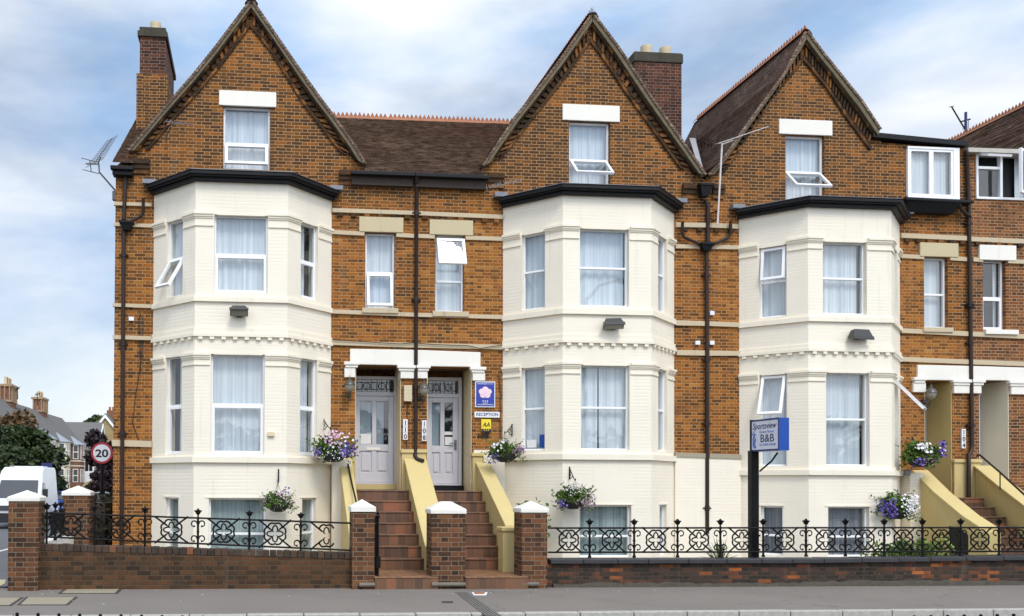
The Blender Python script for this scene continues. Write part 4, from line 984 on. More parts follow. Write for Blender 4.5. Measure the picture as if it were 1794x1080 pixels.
def door(h, x0, x1, z0, z1, trans, kind):
    """door set at Y = PD: outer frame, transom light, leaf with two glass panes over two panels"""
    Y = PD; O = Vector((0, Y, 0)); fr = MB(); t = .07
    fr.box(x0, x0+t, Y-.06, Y+.06, z0, z1); fr.box(x1-t, x1, Y-.06, Y+.06, z0, z1); fr.box(x0+t, x1-t, Y-.06, Y+.06, z1-t, z1); fr.box(x0+t, x1-t, Y-.055, Y+.06, trans-.04, trans+.04)
    fr.box(x0+t, x1-t, Y-.09, Y+.06, z0, z0+.04)
    d = MB(); a0, a1 = x0+t+.005, x1-t-.005; b0 = z0+.045; b1 = trans-.045; w_ = a1-a0; H = b1-b0; st = .11; mid = (a0+a1)/2; lr = b0+H*.40; yf = Y-.03
    d.box(a0, a0+st, yf, Y+.02, b0, b1); d.box(a1-st, a1, yf, Y+.02, b0, b1); d.box(a0+st, a1-st, yf, Y+.02, b0, b0+.2); d.box(a0+st, a1-st, yf, Y+.02, b1-.1, b1); d.box(a0+st, a1-st, yf, Y+.02, lr-.07, lr+.07)
    d.box(mid-.045, mid+.045, yf, Y+.02, b0+.2, lr-.07); d.box(mid-.045, mid+.045, yf, Y+.02, lr+.07, b1-.1)
    for p0, p1 in ((a0+st, mid-.045), (mid+.045, a1-st)):
        d.box(p0, p1, Y-.005, Y+.015, b0+.2, lr-.07); d.box(p0+.04, p1-.04, Y-.025, Y+.0, b0+.24, lr-.11)
        for q in ((p0, p0+.012, b0+.2, lr-.07), (p1-.012, p1, b0+.2, lr-.07)): d.box(q[0], q[1], Y-.018, Y, q[2], q[3])
    dr = d.build('door', M['door'], h, bevel=.006)
    fr.build('door_frame', M['door'], h, bevel=.006)
    g = MB()
    for p0, p1 in ((a0+st, mid-.045), (mid+.045, a1-st)): g.face([(p0, Y-.004, lr+.07), (p1, Y-.004, lr+.07), (p1, Y-.004, b1-.1), (p0, Y-.004, b1-.1)])
    g.build('pane', M['glass'], dr)
    bk = MB(); bk.face([(a0, Y+.08, b0), (a1, Y+.08, b0), (a1, Y+.08, z1), (a0, Y+.08, z1)]); bk.build('dark_backing', M['interior'], dr)
    cm = MB(); pleat(cm, Vector((a0+st, Y+.05, lr+.07)), X1, NF, w_*.36 if kind == 'B' else w_*.62, b1-.17-lr, amp=.008, seed=41); cm.build('curtain', plain('obscured_glass_blind_'+kind, (.36, .42, .47), .6, var=.1), dr)
    g = MB(); g.face([(x0+t, Y+.0, trans+.04), (x1-t, Y+.0, trans+.04), (x1-t, Y, z1-t), (x0+t, Y, z1-t)]); tl = g.build('transom_light', M['glass'], h)
    ld = MB(); yl = Y-.008; zc = (trans+.04+z1-t)/2; hh = (z1-t-trans-.04)/2
    for k in range(5):
        xc = x0+t+.09+k*(x1-x0-2*t-.18)/4; rr = .07 if k % 2 else .085
        ld.tube([(xc+rr*math.cos(a*PI/8), yl, zc+rr*.9*math.sin(a*PI/8)) for a in range(16)], .006, 5, closed=True)
    for zz in (zc-hh*.55, zc+hh*.55): ld.tube([(x0+t, yl, zz), (x1-t, yl, zz)], .005, 5)
    for k in range(8): xx = x0+t+(k+.5)*(x1-x0-2*t)/8; ld.tube([(xx, yl, zc-hh), (xx, yl, zc+hh)], .005, 5)
    ld.build('leaded_tracery', M['ink'], tl)
    m3 = MB()
    if kind == 'A':
        m3.box(mid-.16, mid+.12, Y-.045, Y-.03, lr-.05, lr+.005); m3.build('letter_plate', M['white_stone'], dr)
        m3 = MB(); m3.box(a0+st+.01, mid-.06, Y-.012, Y-.008, lr+.08, lr+.29); m3.build('paper_notice', M['paper'], dr)
    else:
        m3.tube([(a1-.19, Y-.09, lr+.12), (a1-.055, Y-.09, lr+.14), (a1-.055, Y-.03, lr+.14)], .012, 8); m3.box(a1-.08, a1-.03, Y-.04, Y-.028, lr-.02, lr+.2); m3.build('handle', M['steel'], dr)
        m3 = MB(); m3.box(mid+.06, mid+.22, Y-.012, Y-.008, lr+.09, lr+.26); m3.box(mid+.05, mid+.22, Y-.012, Y-.008, lr+.30, lr+.37); m3.build('paper_notice', M['paper'], dr)
    return dr
zd0 = P(660, 849, PD).z; 
door(HA, P(615, 750, PD).x, P(695.5, 750, PD).x, zd0, P(660, 660, PD).z, P(660, 691, PD).z, 'A')
door(HB, P(741, 750, PD).x, P(808, 750, PD).x, P(780, 851, PD).z, P(780, 662, PD).z, P(780, 694, PD).z, 'B')
m_ = MB(); m_.box(P(606, 850, PD).x, P(700, 850, PD).x, PD-.1, PD+.1, P(660, 858, PD-.1).z, zd0); m_.build('threshold', M['yellow'], HA)
m_ = MB(); m_.box(P(735, 850, PD).x, P(815, 850, PD).x, PD-.08, PD+.1, P(780, 860, PD-.1).z, P(780, 851, PD).z); m_.build('threshold', M['black'], HB)
for h, p, py in ((HC, pC, 868), (HD, pD, 870)):
    m_ = MB(); m_.box(p[0]-.02, p[1]+.3, PD-.03, PD+.06, .3, p[3]); m_.build('door', M['door'], h)
# door surrounds: painted lintel with shouldered corbels, brick pier between, painted pedestals
def surround(h, x0, x1, yt0, yt1, yb, caps):
    a, b = P(x0, yt0), P(x1, yt1); zb_ = P((x0+x1)/2, yb).z
    mb = MB(); mb.prism([a+Vector((0, .02, 0)), b+Vector((0, .02, 0)), Vector((b.x, .02, zb_)), Vector((a.x, .02, zb_))], Vector((0, -.07, 0)))
    for kx0, kx1, ky0, ky1, kx2, kx3, ky2 in caps:
        r = rect(kx0, ky0, kx1, ky1); mb.box(r[0], r[1], -.10, .018, r[2]+(r[3]-r[2])*.45, r[3]); mb.box(r[0]+.03, r[1]-.03, -.08, .018, r[2], r[2]+(r[3]-r[2])*.45-.001)
        r2 = rect(kx2, ky1, kx3, ky2); mb.box(r2[0], r2[1], -.06, .3, r2[2], r2[3]-.001)
    return mb.build('door_surround', M['white_stone'], h, bevel=.01)
surround(HA, 613, 727.5, 612, 614, 640, [(602, 629, 635, 645, 603, 622, 662), (695, 727.5, 641, 651, 701, 727.5, 664)])
surround(HB, 728, 841, 614, 618, 643, [(728, 753, 641, 651, 728, 748, 664), (822, 850, 644, 654, 827, 849, 668)])
surround(HC, 1605, 1697, 640, 642, 667, [(1596, 1619, 662, 672, 1597, 1619, 688), (1664, 1697, 666, 676, 1668, 1697, 690)])
surround(HD, 1697.5, 1900, 642, 648, 668, [(1697.5, 1721, 666, 676, 1697.5, 1716, 690), (1763, 1810, 668, 678, 1768, 1808, 692)])
def pedestal(h, x0, x1, yt, mat='yellow', pr=.05, deep=.4):
    r = rect(x0, yt, x1, 860); mb = MB(); mb.box(r[0], r[1], -pr, deep, .3, r[3]); mb.box(r[0]-.02, r[1]+.02, -pr-.03, deep-.002, r[3], r[3]+.07); return mb.build('pedestal', M[mat], h, bevel=.008)
pedestal(HA, 607, 621, 797); pedestal(HA, 703, 727.5, 794); pedestal(HB, 728, 746, 794); pedestal(HB, 827, 846, 800)
r = rect(829, 789, 881, 800); m_ = MB(); m_.box(r[0], r[1], -.07, .0, r[2], r[3]); m_.build('painted_ledge', M['cream_trim'], HB)
pedestal(HC, 1669, 1696, 811); pedestal(HD, 1698, 1715, 811)
# ------------------------------------------------------------------ rainwater pipes
yp = -.06
def pp(*l, Y=yp): return [P(x, y, Y) for x, y in l]
pipe(HA, [P(221, 296, -.2), P(220, 304, -.07)]+pp((219, 330), (217, 385))); hopper(HA, P(222, 397, -.1)); pipe(HA, pp((217, 402), (213, 962)))
pipe(HA, [P(251, 347, -.16), P(251, 372, -.1), P(247, 380, -.08), P(228, 389, -.09)], .032)
pipe(HB, [P(730, 308, -.22), P(730, 322, -.10)]+pp((730, 330), (728, 785), (727, 798))+[P(731, 805, -.12), P(742, 808, -.2)])
hb_ = hopper(HB, P(1234, 335, -.12), .12, .24); 
pipe(HB, pp((1236, 350), (1240, 362), (1240, 425))); hopper(HB, P(1237, 434, -.1), .11, .15); pipe(HB, pp((1238, 440), (1239, 700), (1239, 935)))
pipe(HB, [P(1196, 388, -.16), P(1195, 408, -.1), P(1198, 416, -.08), P(1230, 430, -.09)], .032); pipe(HC, [P(1280, 388, -.12), P(1280, 408, -.1), P(1277, 416, -.08), P(1245, 430, -.09)], .032)
pipe(HC, [P(1690, 264, -.12)]+pp((1694, 275), (1697, 350), (1700, 560), (1703, 780))+[P(1702, 790, -.07), P(1697, 797, -.12), P(1697, 880, -.12)])
pipe(HC, [P(1680, 357, -.25), P(1686, 370, -.15), P(1700, 380, -.08)], .035)
# ------------------------------------------------------------------ steps up to the doors
def steps(label, x0, x1, ztop, n, tread, yl, zl, yfront, group, x1b=None, land=None):
    t = thing('front_steps', label, 'steps', ((x0+x1)/2, yfront, 0), group)
    mb = MB(); mb.box(land[0] if land else x0, land[1] if land else x1, yfront, yl+.02, -.05, zl-.018); mb.build('landing_riser', M['quarry'], t)
    mb = MB(); mb.box((land[0] if land else x0)-.005, (land[1] if land else x1)+.005, yfront-.012, yl+.02, zl-.0175, zl); mb.build('landing', M['landing'], t, bevel=.006)
    for k in range(n):
        yf = yl+k*tread; zz = zl+(k+1)*(ztop-zl)/n; mb = MB()
        mb.box(x0, x1, yf, PD+.05 if k == n-1 else yf+tread+.03, .0, zz-.0301); mb.box(x0, x1, yf-.014, PD+.05 if k == n-1 else yf+tread+.02, zz-.03, zz); mb.build('step', M['quarry'], t, bevel=.008)
    return t
zT = P(670, 859, -.2).z
SA = steps('tiled steps rising to door 110, with the black gate at their foot', 1.86, 2.965, zT, 7, .27, -2.1, .2, -3.32, 'brown tiled front steps', land=(1.93, 2.98))
SB = steps('tiled steps rising to door 108, between two ochre side walls', 3.37, 4.42, zT-.01, 7, .27, -2.1, .2, -3.36, 'brown tiled front steps', land=(3.43, 4.48))
xC0, xC1 = P(1668, 900, -.5).x, P(1750, 900, -.8).x
xS0 = P(1610, 840, -.3).x; xS1 = P(1712, 830, -.3).x
SCt = steps('tiled steps on the right, mostly hidden behind the ochre wall', xS0+.3, xS1, P(1690, 872, -.1).z, 7, .27, -2.1, .2, -3.3, 'brown tiled front steps', land=(xS0+.32, xS1+.1))
def stringer(t, x0, x1, pts, mat='yellow', cop=.03, base=-.05):
    """side wall of the steps: pts = (Y, z) of its top from house to street"""
    mb = MB(); pl = [(x0, y, z) for y, z in pts]+[(x0, pts[-1][0], base), (x0, pts[0][0], base)]; mb.prism([Vector(p) for p in pl], Vector((x1-x0, 0, 0))); so_ = mb.build('side_wall', M[mat], t, bevel=.012)
    cp = MB()
    for i in range(len(pts)-1):
        (ya, za), (yb, zb_) = pts[i], pts[i+1]
        cp.prism([Vector((x0-cop, ya, za+.001)), Vector((x0-cop, yb, zb_+.001)), Vector((x0-cop, yb, zb_+.05)), Vector((x0-cop, ya, za+.05))], Vector((x1-x0+2*cop, 0, 0)))
    cp.build('side_wall_coping', M[mat], t, bevel=.01)
Zc = lambda px, py, Y: P(px, py, Y).z
stringer(SA, 1.66, 1.85, [(-.06, Zc(612, 808, -.06)), (-2.3, Zc(620, 958, -2.3))])
stringer(SA, 2.97, 3.36, [(-.06, Zc(725, 808, -.06)), (-2.35, Zc(760, 962, -2.35)), (-2.6, Zc(760, 962, -2.35))], base=-.05)
stringer(SB, 4.43, 4.66, [(-.06, Zc(843, 814, -.06)), (-2.25, Zc(898, 925, -2.25))])
pm = MB(); r0 = P(880, 940, -2.5); r1 = P(911, 940, -2.5); zt_ = Zc(895, 931, -2.5); pm.box(r0.x, r1.x, -2.55, -2.22, 0, zt_); pm.box(r0.x-.03, r1.x+.03, -2.58, -2.19, zt_, zt_+.07); pm.build('end_post', M['yellow'], SB, bevel=.012)
# right hand steps: big ochre wall facing left, and the shared wall towards the next house
xs0 = P(1600, 820, -.1).x
def stringer_px(t, top, x0y, thick, foot):
    pts = []
    for px, py, Y in top: p = P(px, py, Y); pts.append((p.x, Y, p.z))
    mb = MB(); pl = [Vector(p) for p in pts]+[Vector((pts[-1][0], pts[-1][1], -.05)), Vector((pts[0][0], pts[0][1], -.05))]
    mb.prism(pl, Vector((thick, 0, 0))); mb.build('side_wall', M['yellow'], t, bevel=.012)
    cp = MB()
    for i in range(len(pts)-1):
        a, b = Vector(pts[i]), Vector(pts[i+1]); cp.prism([a+Vector((-.03, 0, 0)), b+Vector((-.03, 0, 0)), b+Vector((-.03, 0, .055)), a+Vector((-.03, 0, .055))], Vector((thick+.06, 0, 0)))
    cp.build('side_wall_coping', M['yellow'], t, bevel=.01)
stringer_px(SCt, [(1600, 828, -.06), (1640, 868, -.75), (1688, 908, -1.6), (1720, 929, -2.1)], 0, .30, 0)
r0 = P(1722, 940, -2.4); r1 = P(1746, 940, -2.4); pm = MB(); zt_ = Zc(1733, 931, -2.4); pm.box(r0.x, r1.x, -2.5, -2.05, 0, zt_); pm.build('end_post', M['yellow'], SCt, bevel=.012)
stringer_px(SCt, [(1708, 820, -.06), (1748, 853, -.75), (1800, 893, -1.5), (1840, 925, -2.1)], 0, .34, 0)
m_ = MB(); a = [P(1636, 925, -1.2), P(1684, 955, -2.0)]
hr = MB(); hr.tube([P(1712, 800, -.3), P(1716, 797, -.35), P(1752, 828, -1.0), P(1800, 872, -1.8), P(1840, 905, -2.4)], .02, 8)
t = thing('handrail', 'dark metal handrail sloping down beside the right hand ochre wall', 'handrail', tuple(P(1720, 900, -.6))); hr.build('rail', M['pipe'], t)
for px, py, Y in ((1752, 828, -1.0), (1800, 872, -1.8)): a = P(px, py, Y); hr = MB(); hr.tube([a, a-UP*.35], .012, 6); hr.build('post', M['pipe'], t)
t = thing('handrail', 'thin black handrail sloping down the left side of the steps to door 110', 'handrail', tuple(P(615, 900, -1)))
hr = MB(); hr.tube([P(607, 806, -.25), P(610, 815, -.3), P(617, 850, -1.0), P(625, 884, -1.7), P(632, 930, -2.4)], .017, 8); hr.build('rail', M['iron'], t)
for px, py, Y in ((610, 816, -.3), (625, 884, -1.7)): a = P(px, py, Y); hr = MB(); hr.tube([a, a-UP*.3+Vector((-.08, 0, 0))], .011, 6); hr.build('post', M['iron'], t)
# ------------------------------------------------------------------ gate piers and garden walls
def pier(label, x0, x1, y0, y1, ztop, caph, mat='brick_pier', flat=False, label2=None):
    t = thing('gate_pier', label, 'pier', ((x0+x1)/2, (y0+y1)/2, 0), 'brick piers with white pyramid caps')
    mb = MB(); mb.box(x0, x1, y0, y1, -.1, ztop); mb.build('shaft', M[mat], t, bevel=.006)
    c = .02; e = caph*.38; vs = [(x0-c, y0-c, ztop+.001), (x1+c, y0-c, ztop+.001), (x1+c, y1+c, ztop+.001), (x0-c, y1+c, ztop+.001)]; vs = [Vector(v) for v in vs]
    up_ = [v+UP*e for v in vs]; xm, ym = (x0+x1)/2, (y0+y1)/2; k = .0 if not flat else .28
    top = [Vector((xm+(v.x-xm)*k, ym+(v.y-ym)*k, ztop+caph)) for v in vs]
    m2 = MB(); fs = [(3, 2, 1, 0)]
    for i in range(4): j = (i+1) % 4; fs += [(i, j, 4+j, 4+i), (4+i, 4+j, 8+j, 8+i)]
    if flat: fs.append((8, 9, 10, 11))
    m2.mesh(vs+up_+top, fs); m2.build('cap', M['cap_white'], t, bevel=.012)
    return t
YW = -3.1
def pier_px(label, px0, px1, pyt, pyc, Y0=-3.3, dep=.45, **k):
    a, b = P(px0, 950, Y0), P(px1, 950, Y0); zt_ = P((px0+px1)/2, pyt, Y0).z; zc_ = P((px0+px1)/2, pyc, Y0+dep/2).z; return pier(label, a.x, b.x, Y0, Y0+dep, zt_, zc_-zt_, **k)
p1 = pier_px('broad brick pier at the left corner of the terrace front wall', 14, 67, 879, 859)
p3 = pier_px('slim brick pier left of the steps to door 110', 617, 656, 897, 875)
p4 = pier_px('broad brick pier between the two flights of steps', 756, 815, 901, 879, flat=True)
p5 = pier_px('brick pier at the left end of the dark coped wall', 914, 959, 899, 878)
pb = pier_px('brick pier standing behind the corner pier, beside the side street', 109, 156, 869, 851, Y0=-.2, dep=.42)
M['chan'] = plain('weathered_stone_pad', (.17, .15, .12), .9, var=.4)
# stone pads at the feet of the middle piers
for lab, x0, x1 in (('stone pad under the broad middle pier', 757, 816), ('short stone pad under the pier right of door 108 steps', 916, 945), ('stone pad at the foot of the slim pier by the gate', 630, 657)):
    a, b = P(x0, 1030, -3.36), P(x1, 1030, -3.36); mb = MB(); mb.tube([(a.x, -3.33, .075), (b.x, -3.33, .075)], .035, 8); tag(mb.build('stone_pad', M['chan']), lab, 'stone')
def gwall(label, pix_top, zb, y0, y1, mat, coping=None):
    t = thing('garden_wall', label, 'wall', tuple(P(pix_top[0][0], 1030, y0)))
    tp = [P(x, y, y0) for x, y in pix_top]; mb = MB(); mb.prism(tp+[Vector((tp[-1].x, y0, zb)), Vector((tp[0].x, y0, zb))], Vector((0, y1-y0, 0))); mb.build('brickwork', M[mat], t)
    return t, tp
t, tp = gwall('low dark brick garden wall on the left, topped by a course of upright bricks', [(66, 965), (616, 980)], -.1, YW-.05, YW+.2, 'brick_wall')
mb = MB(); a, b = tp; l = (b-a).length; n = int(l/.112); d = (b-a)/l; rr = random.Random(8)
for k in range(n):
    s0 = a+d*(l*k/n+.004); s1 = a+d*(l*(k+1)/n-.004); h = .105+rr.uniform(-.006, .006); mb.prism([s0+Vector((0, -.008+rr.uniform(-.004, .004), .002)), s1+Vector((0, -.008, .002)), s1+Vector((0, -.008, h)), s0+Vector((0, -.008, h))], Vector((0, .266, 0)))
hdm = NT('upright_brick_course'); q = hdm.n('ShaderNodeNewGeometry'); cc = hdm.ramp(q.outputs['Random Per Island'], [(0, (.028, .018, .012)), (.5, (.055, .033, .020)), (.95, (.085, .045, .025)), (1, (.25, .085, .03))]); nn_ = hdm.rng(hdm.noise(hdm.pos(), 5, 5, .7), .45, .7); cc = hdm.mix(hdm.m_('MULTIPLY', nn_, .55), cc, (.075, .064, .044)); hdm.bump(hdm.noise(hdm.pos(), 70, 3), .4, .005); hdm.done(cc, .9)
mb.build('brick_on_edge_coping', hdm.m, t, bevel=.006)
t, tp = gwall('old weathered brick garden wall on the right under a dark slate coping', [(944, 988), (1400, 987), (1960, 979)], -.1, YW-.05, YW+.2, 'brick_old')
rr = random.Random(4)
for i, f in ((0, .45), (1, 1.0)):
    pass
mb = MB(); x = P(961, 985, YW).x; xend = tp[-1].x
zf = lambda x: (tp[0].z+(tp[1].z-tp[0].z)*(x-tp[0].x)/(tp[1].x-tp[0].x)) if x < tp[1].x else (tp[1].z+(tp[2].z-tp[1].z)*(x-tp[1].x)/(tp[2].x-tp[1].x))
while x < xend-.2:
    l = .62+rr.uniform(-.1, .1); x2 = min(x+l, xend); h0 = zf(x)+.002
    mb.prism([(x, YW-.12, h0), (x2-.008, YW-.12, h0+rr.uniform(-.003, .003)), (x2-.008, YW-.12, h0+.075), (x, YW-.12, h0+.075)], Vector((0, .38, 0))); mb.prism([(x, YW-.10, h0+.0755), (x2-.008, YW-.10, h0+.0755), (x2-.008, YW+.1, h0+.105), (x, YW+.1, h0+.105)], Vector((0, .001, 0))) if False else None
    x = x2
mb.build('slate_coping', M['coping'], t, bevel=.01)
# rough footing along the base of the right wall
mb = MB(); xs = []; x = P(966, 1030, YW).x
while x < xend-.3: xs.append(x); x += rr.uniform(.07, .16)
pr_ = [(x, YW-.075-rr.uniform(0, .04), .03+rr.uniform(0, .04)+.035*max(0, min(1, (x-6)/6))+.015*math.sin(x*1.3)) for x in xs]; vs = []
for x, y, z in pr_: vs += [(x, y-.02, -.02), (x, y, z*.6), (x, y+.03, z), (x, YW, z+.01)]
mb.mesh(vs, [(i*4+k, i*4+4+k, i*4+5+k, i*4+1+k) for i in range(len(pr_)-1) for k in range(3)], smooth=True)
mb.build('rough_footing', M['footing'], t)
t = thing('side_wall', 'low white rendered wall between the two left hand piers', 'wall', (P(100, 950, -1.5).x, -1.5, 0)); a, b = P(78, 950, -2.4), P(122, 950, -.3)
mb = MB(); zt_ = P(100, 944, -1.2).z; mb.prism([Vector((a.x-.32, -2.85, -.1)), Vector((b.x-.12, -.2, -.1)), Vector((b.x+.06, -.2, -.1)), Vector((a.x-.1, -2.85, -.1))], UP*(zt_+.1)); mb.build('render', M['cap_white'], t, bevel=.01)
# ------------------------------------------------------------------ iron railings
def cscroll(mb, c, u, s, up_s, r=.0115):
    """C scroll springing from the post: s = side (+1/-1), up_s = opens upwards or downwards"""
    pts = []
    for k in range(13):
        a = PI*1.55*k/12; rad = .062*(1-.035*k); pts.append(c+u*(s*(.014+.053-rad*math.cos(a)*.9))+UP*(up_s*(math.sin(a)*rad)))
    mb.tube(pts, [r*1.15*(1-.03*k) for k in range(13)], 6); mb.ball(pts[-1], .018, 6, 4)
def finial_post(parent, b, z0, zr0, zr1, ztip, u):
    mb = MB(); P_ = lambda z: Vector((b.x, b.y, z))
    mb.tube([P_(z0), P_(zr1+.02)], .019, 8)
    mb.lathe(P_(z0), [(.03, 0), (.03, .02), (.018, .05), (.014, .09)], 8); H = zr1-zr0
    mb.lathe(P_(zr0+H*.42), [(.012, 0), (.03, .02), (.014, .035), (.02, .055), (.01, .07)], 8)
    mb.lathe(P_(zr1-.015), [(.024, 0), (.026, .015), (.018, .03), (.012, .05), (.016, .075)], 8)
    for s in (-1, 1):
        cscroll(mb, P_(zr1-.10), u, s, 1); cscroll(mb, P_(zr0+.075), u, s, 1)
    # fleur head
    zb_ = zr1+.055; hh = ztip-zb_; fl = [(0, hh*1.05), (-.026, hh*.76), (-.072, hh*.66), (-.045, hh*.42), (-.036, hh*.2), (-.018, 0), (.018, 0), (.036, hh*.2), (.045, hh*.42), (.072, hh*.66), (.026, hh*.76)]
    v = Vector((-u.y, u.x, 0)); mb.prism([P_(zb_)+u*x+UP*z-v*.014 for x, z in fl], v*.028); mb.prism([P_(zb_)+v*x*.9+UP*z*.99-u*.011 for x, z in fl], u*.022)
    return mb.build('finial_post', M['iron'], parent)
def scroll_panel(parent, c, u, w_, zr0, zr1, half=False):
    mb = MB(); cz = (zr0+zr1)/2; H = zr1-zr0; C_ = Vector((c.x, c.y, cz)); R0 = H*.385; r = .0145
    def pt(rad, a): return C_+u*(rad*math.cos(a))+UP*(rad*math.sin(a))
    N = 48; f0 = 0
    ring = [pt(R0*(1.0+.13*abs(math.sin(4*(PI*2*k/N)+0.0))-.02), 2*PI*k/N) for k in range(N)]
    star = [pt(R0*(.60+.20*math.cos(4*(2*PI*k/N))), 2*PI*k/N) for k in range(N)]
    if half: mb.tube([ring[k % N] for k in range(6, 19)], r, 6); mb.tube([ring[k % N] for k in range(30, 43)], r, 6); mb.tube([star[k % N] for k in range(6, 19)], r*.8, 6); mb.tube([star[k % N] for k in range(30, 43)], r*.8, 6)
    else: mb.tube(ring, r, 6, closed=True); mb.tube(star, r*.85, 6, closed=True)
    for sx, sz in ((1, 1), (1, -1), (-1, 1), (-1, -1)):
        if half and sx > 0: continue
        e = C_+u*(sx*w_*.30)+UP*(sz*H/2); mb.tube([e, C_+u*(sx*R0*.42)+UP*(sz*R0*.42)], r, 6); mb.ball(e, .02, 6, 4)
        i_ = C_+u*(sx*R0*.42)+UP*(sz*R0*.42); mb.tube([i_, C_+u*(sx*R0*.12)+UP*(sz*R0*.16)], r*.6, 5)
    return mb.build('scroll_panel', M['iron'], parent)
def railing(label, pts_px, top, bot, tip, zbase, Y=YW+.07, half_last=False):
    """pts_px: finial x pixels; top/bot/tip: functions of px giving pixel y"""
    first, last = pts_px[0], pts_px[-1]
    t = thing('iron_railing', label, 'railing', tuple(P(first, 960, Y)), 'black cast iron railings')
    for nm, fn in (('top_rail', top), ('bottom_rail', bot)):
        mb = MB(); mb.tube([P(x, fn(x), Y) for x in (first, (first+last)/2, last)], .0155, 8); mb.build(nm, M['iron'], t)
    U = X1
    for i in range(len(pts_px)-1):
        a, b = pts_px[i], pts_px[i+1]; ca = P((a+b)/2, top((a+b)/2), Y); cb = P((a+b)/2, bot((a+b)/2), Y)
        if b-a > 50: scroll_panel(t, ca, U, (P(b, 930, Y)-P(a, 930, Y)).x, cb.z, ca.z, half=(half_last and i == len(pts_px)-2))
    for k, x in enumerate(pts_px):
        if x in (first, last) and (x == first and first > 900 or x == last): continue
        p = P(x, top(x), Y); finial_post(t, p, zbase(x), P(x, bot(x), Y).z, p.z, P(x, tip(x), Y).z, U)
    return t
lt_ = lambda x: 899+(x-80)*.0335; lb_ = lambda x: 941+(x-80)*.044; ltip = lambda x: 881.5+(x-80)*.037
railing('ornate black iron railing on the left garden wall, up to the slim pier', [82, 166, 254, 347, 437, 527, 617], lt_, lb_, ltip, lambda x: P(x, 960+(x-80)*.02, YW+.07).z, half_last=True)
railing('ornate black iron railing along the dark coped wall on the right', [960, 1033, 1111, 1187, 1262, 1337, 1412, 1481, 1549, 1616, 1683, 1750, 1817, 1884], lambda x: 925.5-(x-960)*.001, lambda x: 968-(x-960)*.002, lambda x: 910-(x-960)*.0015, lambda x: P(x, 978-(x-960)*.005, YW+.07).z)
# side return railing running back between the two left piers
t = thing('iron_railing', 'short iron railing running back from the corner pier along the side street', 'railing', tuple(P(95, 950, -2.2)), 'black cast iron railings')
ra, rb2 = Vector((P(84, 930, -2.8).x+.02, -2.8, 0)), Vector((P(118, 930, -.35).x-.05, -.28, 0)); U = (rb2-ra).normalized(); zt_, zb_ = P(90, 898, -2.5).z, P(90, 938, -2.5).z
for nm, z in (('top_rail', zt_), ('bottom_rail', zb_)):
    mb = MB(); mb.tube([ra+UP*z, rb2+UP*z], .0125, 8); mb.build(nm, M['iron'], t)
for k in range(3): c = ra.lerp(rb2, (k+.5)/3); scroll_panel(t, c, U, (rb2-ra).length/3, zb_, zt_)
for k in (1, 2): c = ra.lerp(rb2, k/3); finial_post(t, c, zb_-.12, zb_, zt_, zt_+.16, U)
# gate at the foot of the left steps, folded open and seen edge-on
t = thing('iron_gate', 'black iron gate seen edge-on, folded back beside the slim pier', 'gate', (1.985, -3.1, 0)); gx = P(658, 950, -3.0).x+.02
gm = MB(); zt_ = P(658, 908, -3.1).z; gm.tube([(gx, -3.13, .06), (gx, -3.13, zt_+.02)], .02, 8); gm.lathe((gx, -3.13, zt_), [(.03, 0), (.036, .03), (.015, .06), (.03, .085), (.0, .12)], 8); gm.build('hinge_post', M['iron'], t)
gm = MB()
for z in (.22, .5, zt_-.1): gm.tube([(gx, -3.13, z), (gx-.02, -2.3, z)], .014, 6)
for k in range(7): y = -3.0+k*.11; gm.tube([(gx-.004*k, y, .18), (gx-.004*k, y, zt_-.02)], .009, 6); gm.lathe((gx-.004*k, y, zt_-.02), [(.018, 0), (.0, .06)], 6)
gm.tube([(gx-.02, -2.3, .15), (gx-.02, -2.3, zt_)], .016, 6); gm.build('leaf', M['iron'], t)
gm = MB(); gm.box(gx-.03, gx+.045, -3.16, -3.08, .33, .52); gm.build('latch_box', M['iron'], t)
# ------------------------------------------------------------------ wall fittings
def wall_n(B, si): return B.segs[si][1], B.segs[si][2]
def floodlight(label, px, py, Y, wpx, tilt, yaw=0):
    p = P(px, py, Y); w_ = wpx/92.0; t = thing('floodlight', label, 'floodlight', tuple(p), 'floodlights on the bays')
    u = Vector((math.cos(yaw), math.sin(yaw), 0)); n = Vector((math.sin(yaw), -math.cos(yaw), 0)); th = R(tilt); n2 = n*math.cos(th)+UP*math.sin(th); up2 = UP*math.cos(th)-n*math.sin(th)
    o = p+n*.10
    mb = MB(); prof = [(-w_/2, -.07, .0), ]
    vs = []
    for (b, k, c) in ((.10, .72, .085), (.10, .72, .085)): pass
    a0, a1 = -w_/2, w_/2
    f = [o+u*a+n2*.10+up2*c for a, c in ((a0, -.085), (a1, -.085), (a1, .085), (a0, .085))]; k = .72
    b = [o+u*(a*k)-n2*.06+up2*(c*k) for a, c in ((a0, -.085), (a1, -.085), (a1, .085), (a0, .085))]
    mb.mesh(f+b, [(4, 7, 6, 5), (0, 4, 5, 1), (1, 5, 6, 2), (2, 6, 7, 3), (3, 7, 4, 0), (0, 1, 2, 3)])
    mb.ob(o, u, n2, up2, a0-.01, a1+.01, .085, .155, .075, .095); mb.build('housing', M['lamp_body'], t, bevel=.006)
    g = MB(); g.ob(o, u, n2, up2, a0+.02, a1-.02, .1, .108, -.07, .07); g.build('lens', M['lamp_glass'], t)
    br = MB(); br.tube([p-n*.02+UP*-.06, p+n*.06-UP*.10, o-n2*.03-up2*.05], .014, 6); br.box(p.x-.05, p.x+.05, p.y-.012, p.y+.03, p.z-.12, p.z-.04); br.build('bracket', M['lamp_body'], t)
floodlight('dark boxy floodlight on the left bay, tipped towards the street', 419, 545, -BP, 31, -38)
floodlight('grey floodlight on the middle bay with its pale lens tilted left', 1073, 567, -BP, 36, -52, R(-14))
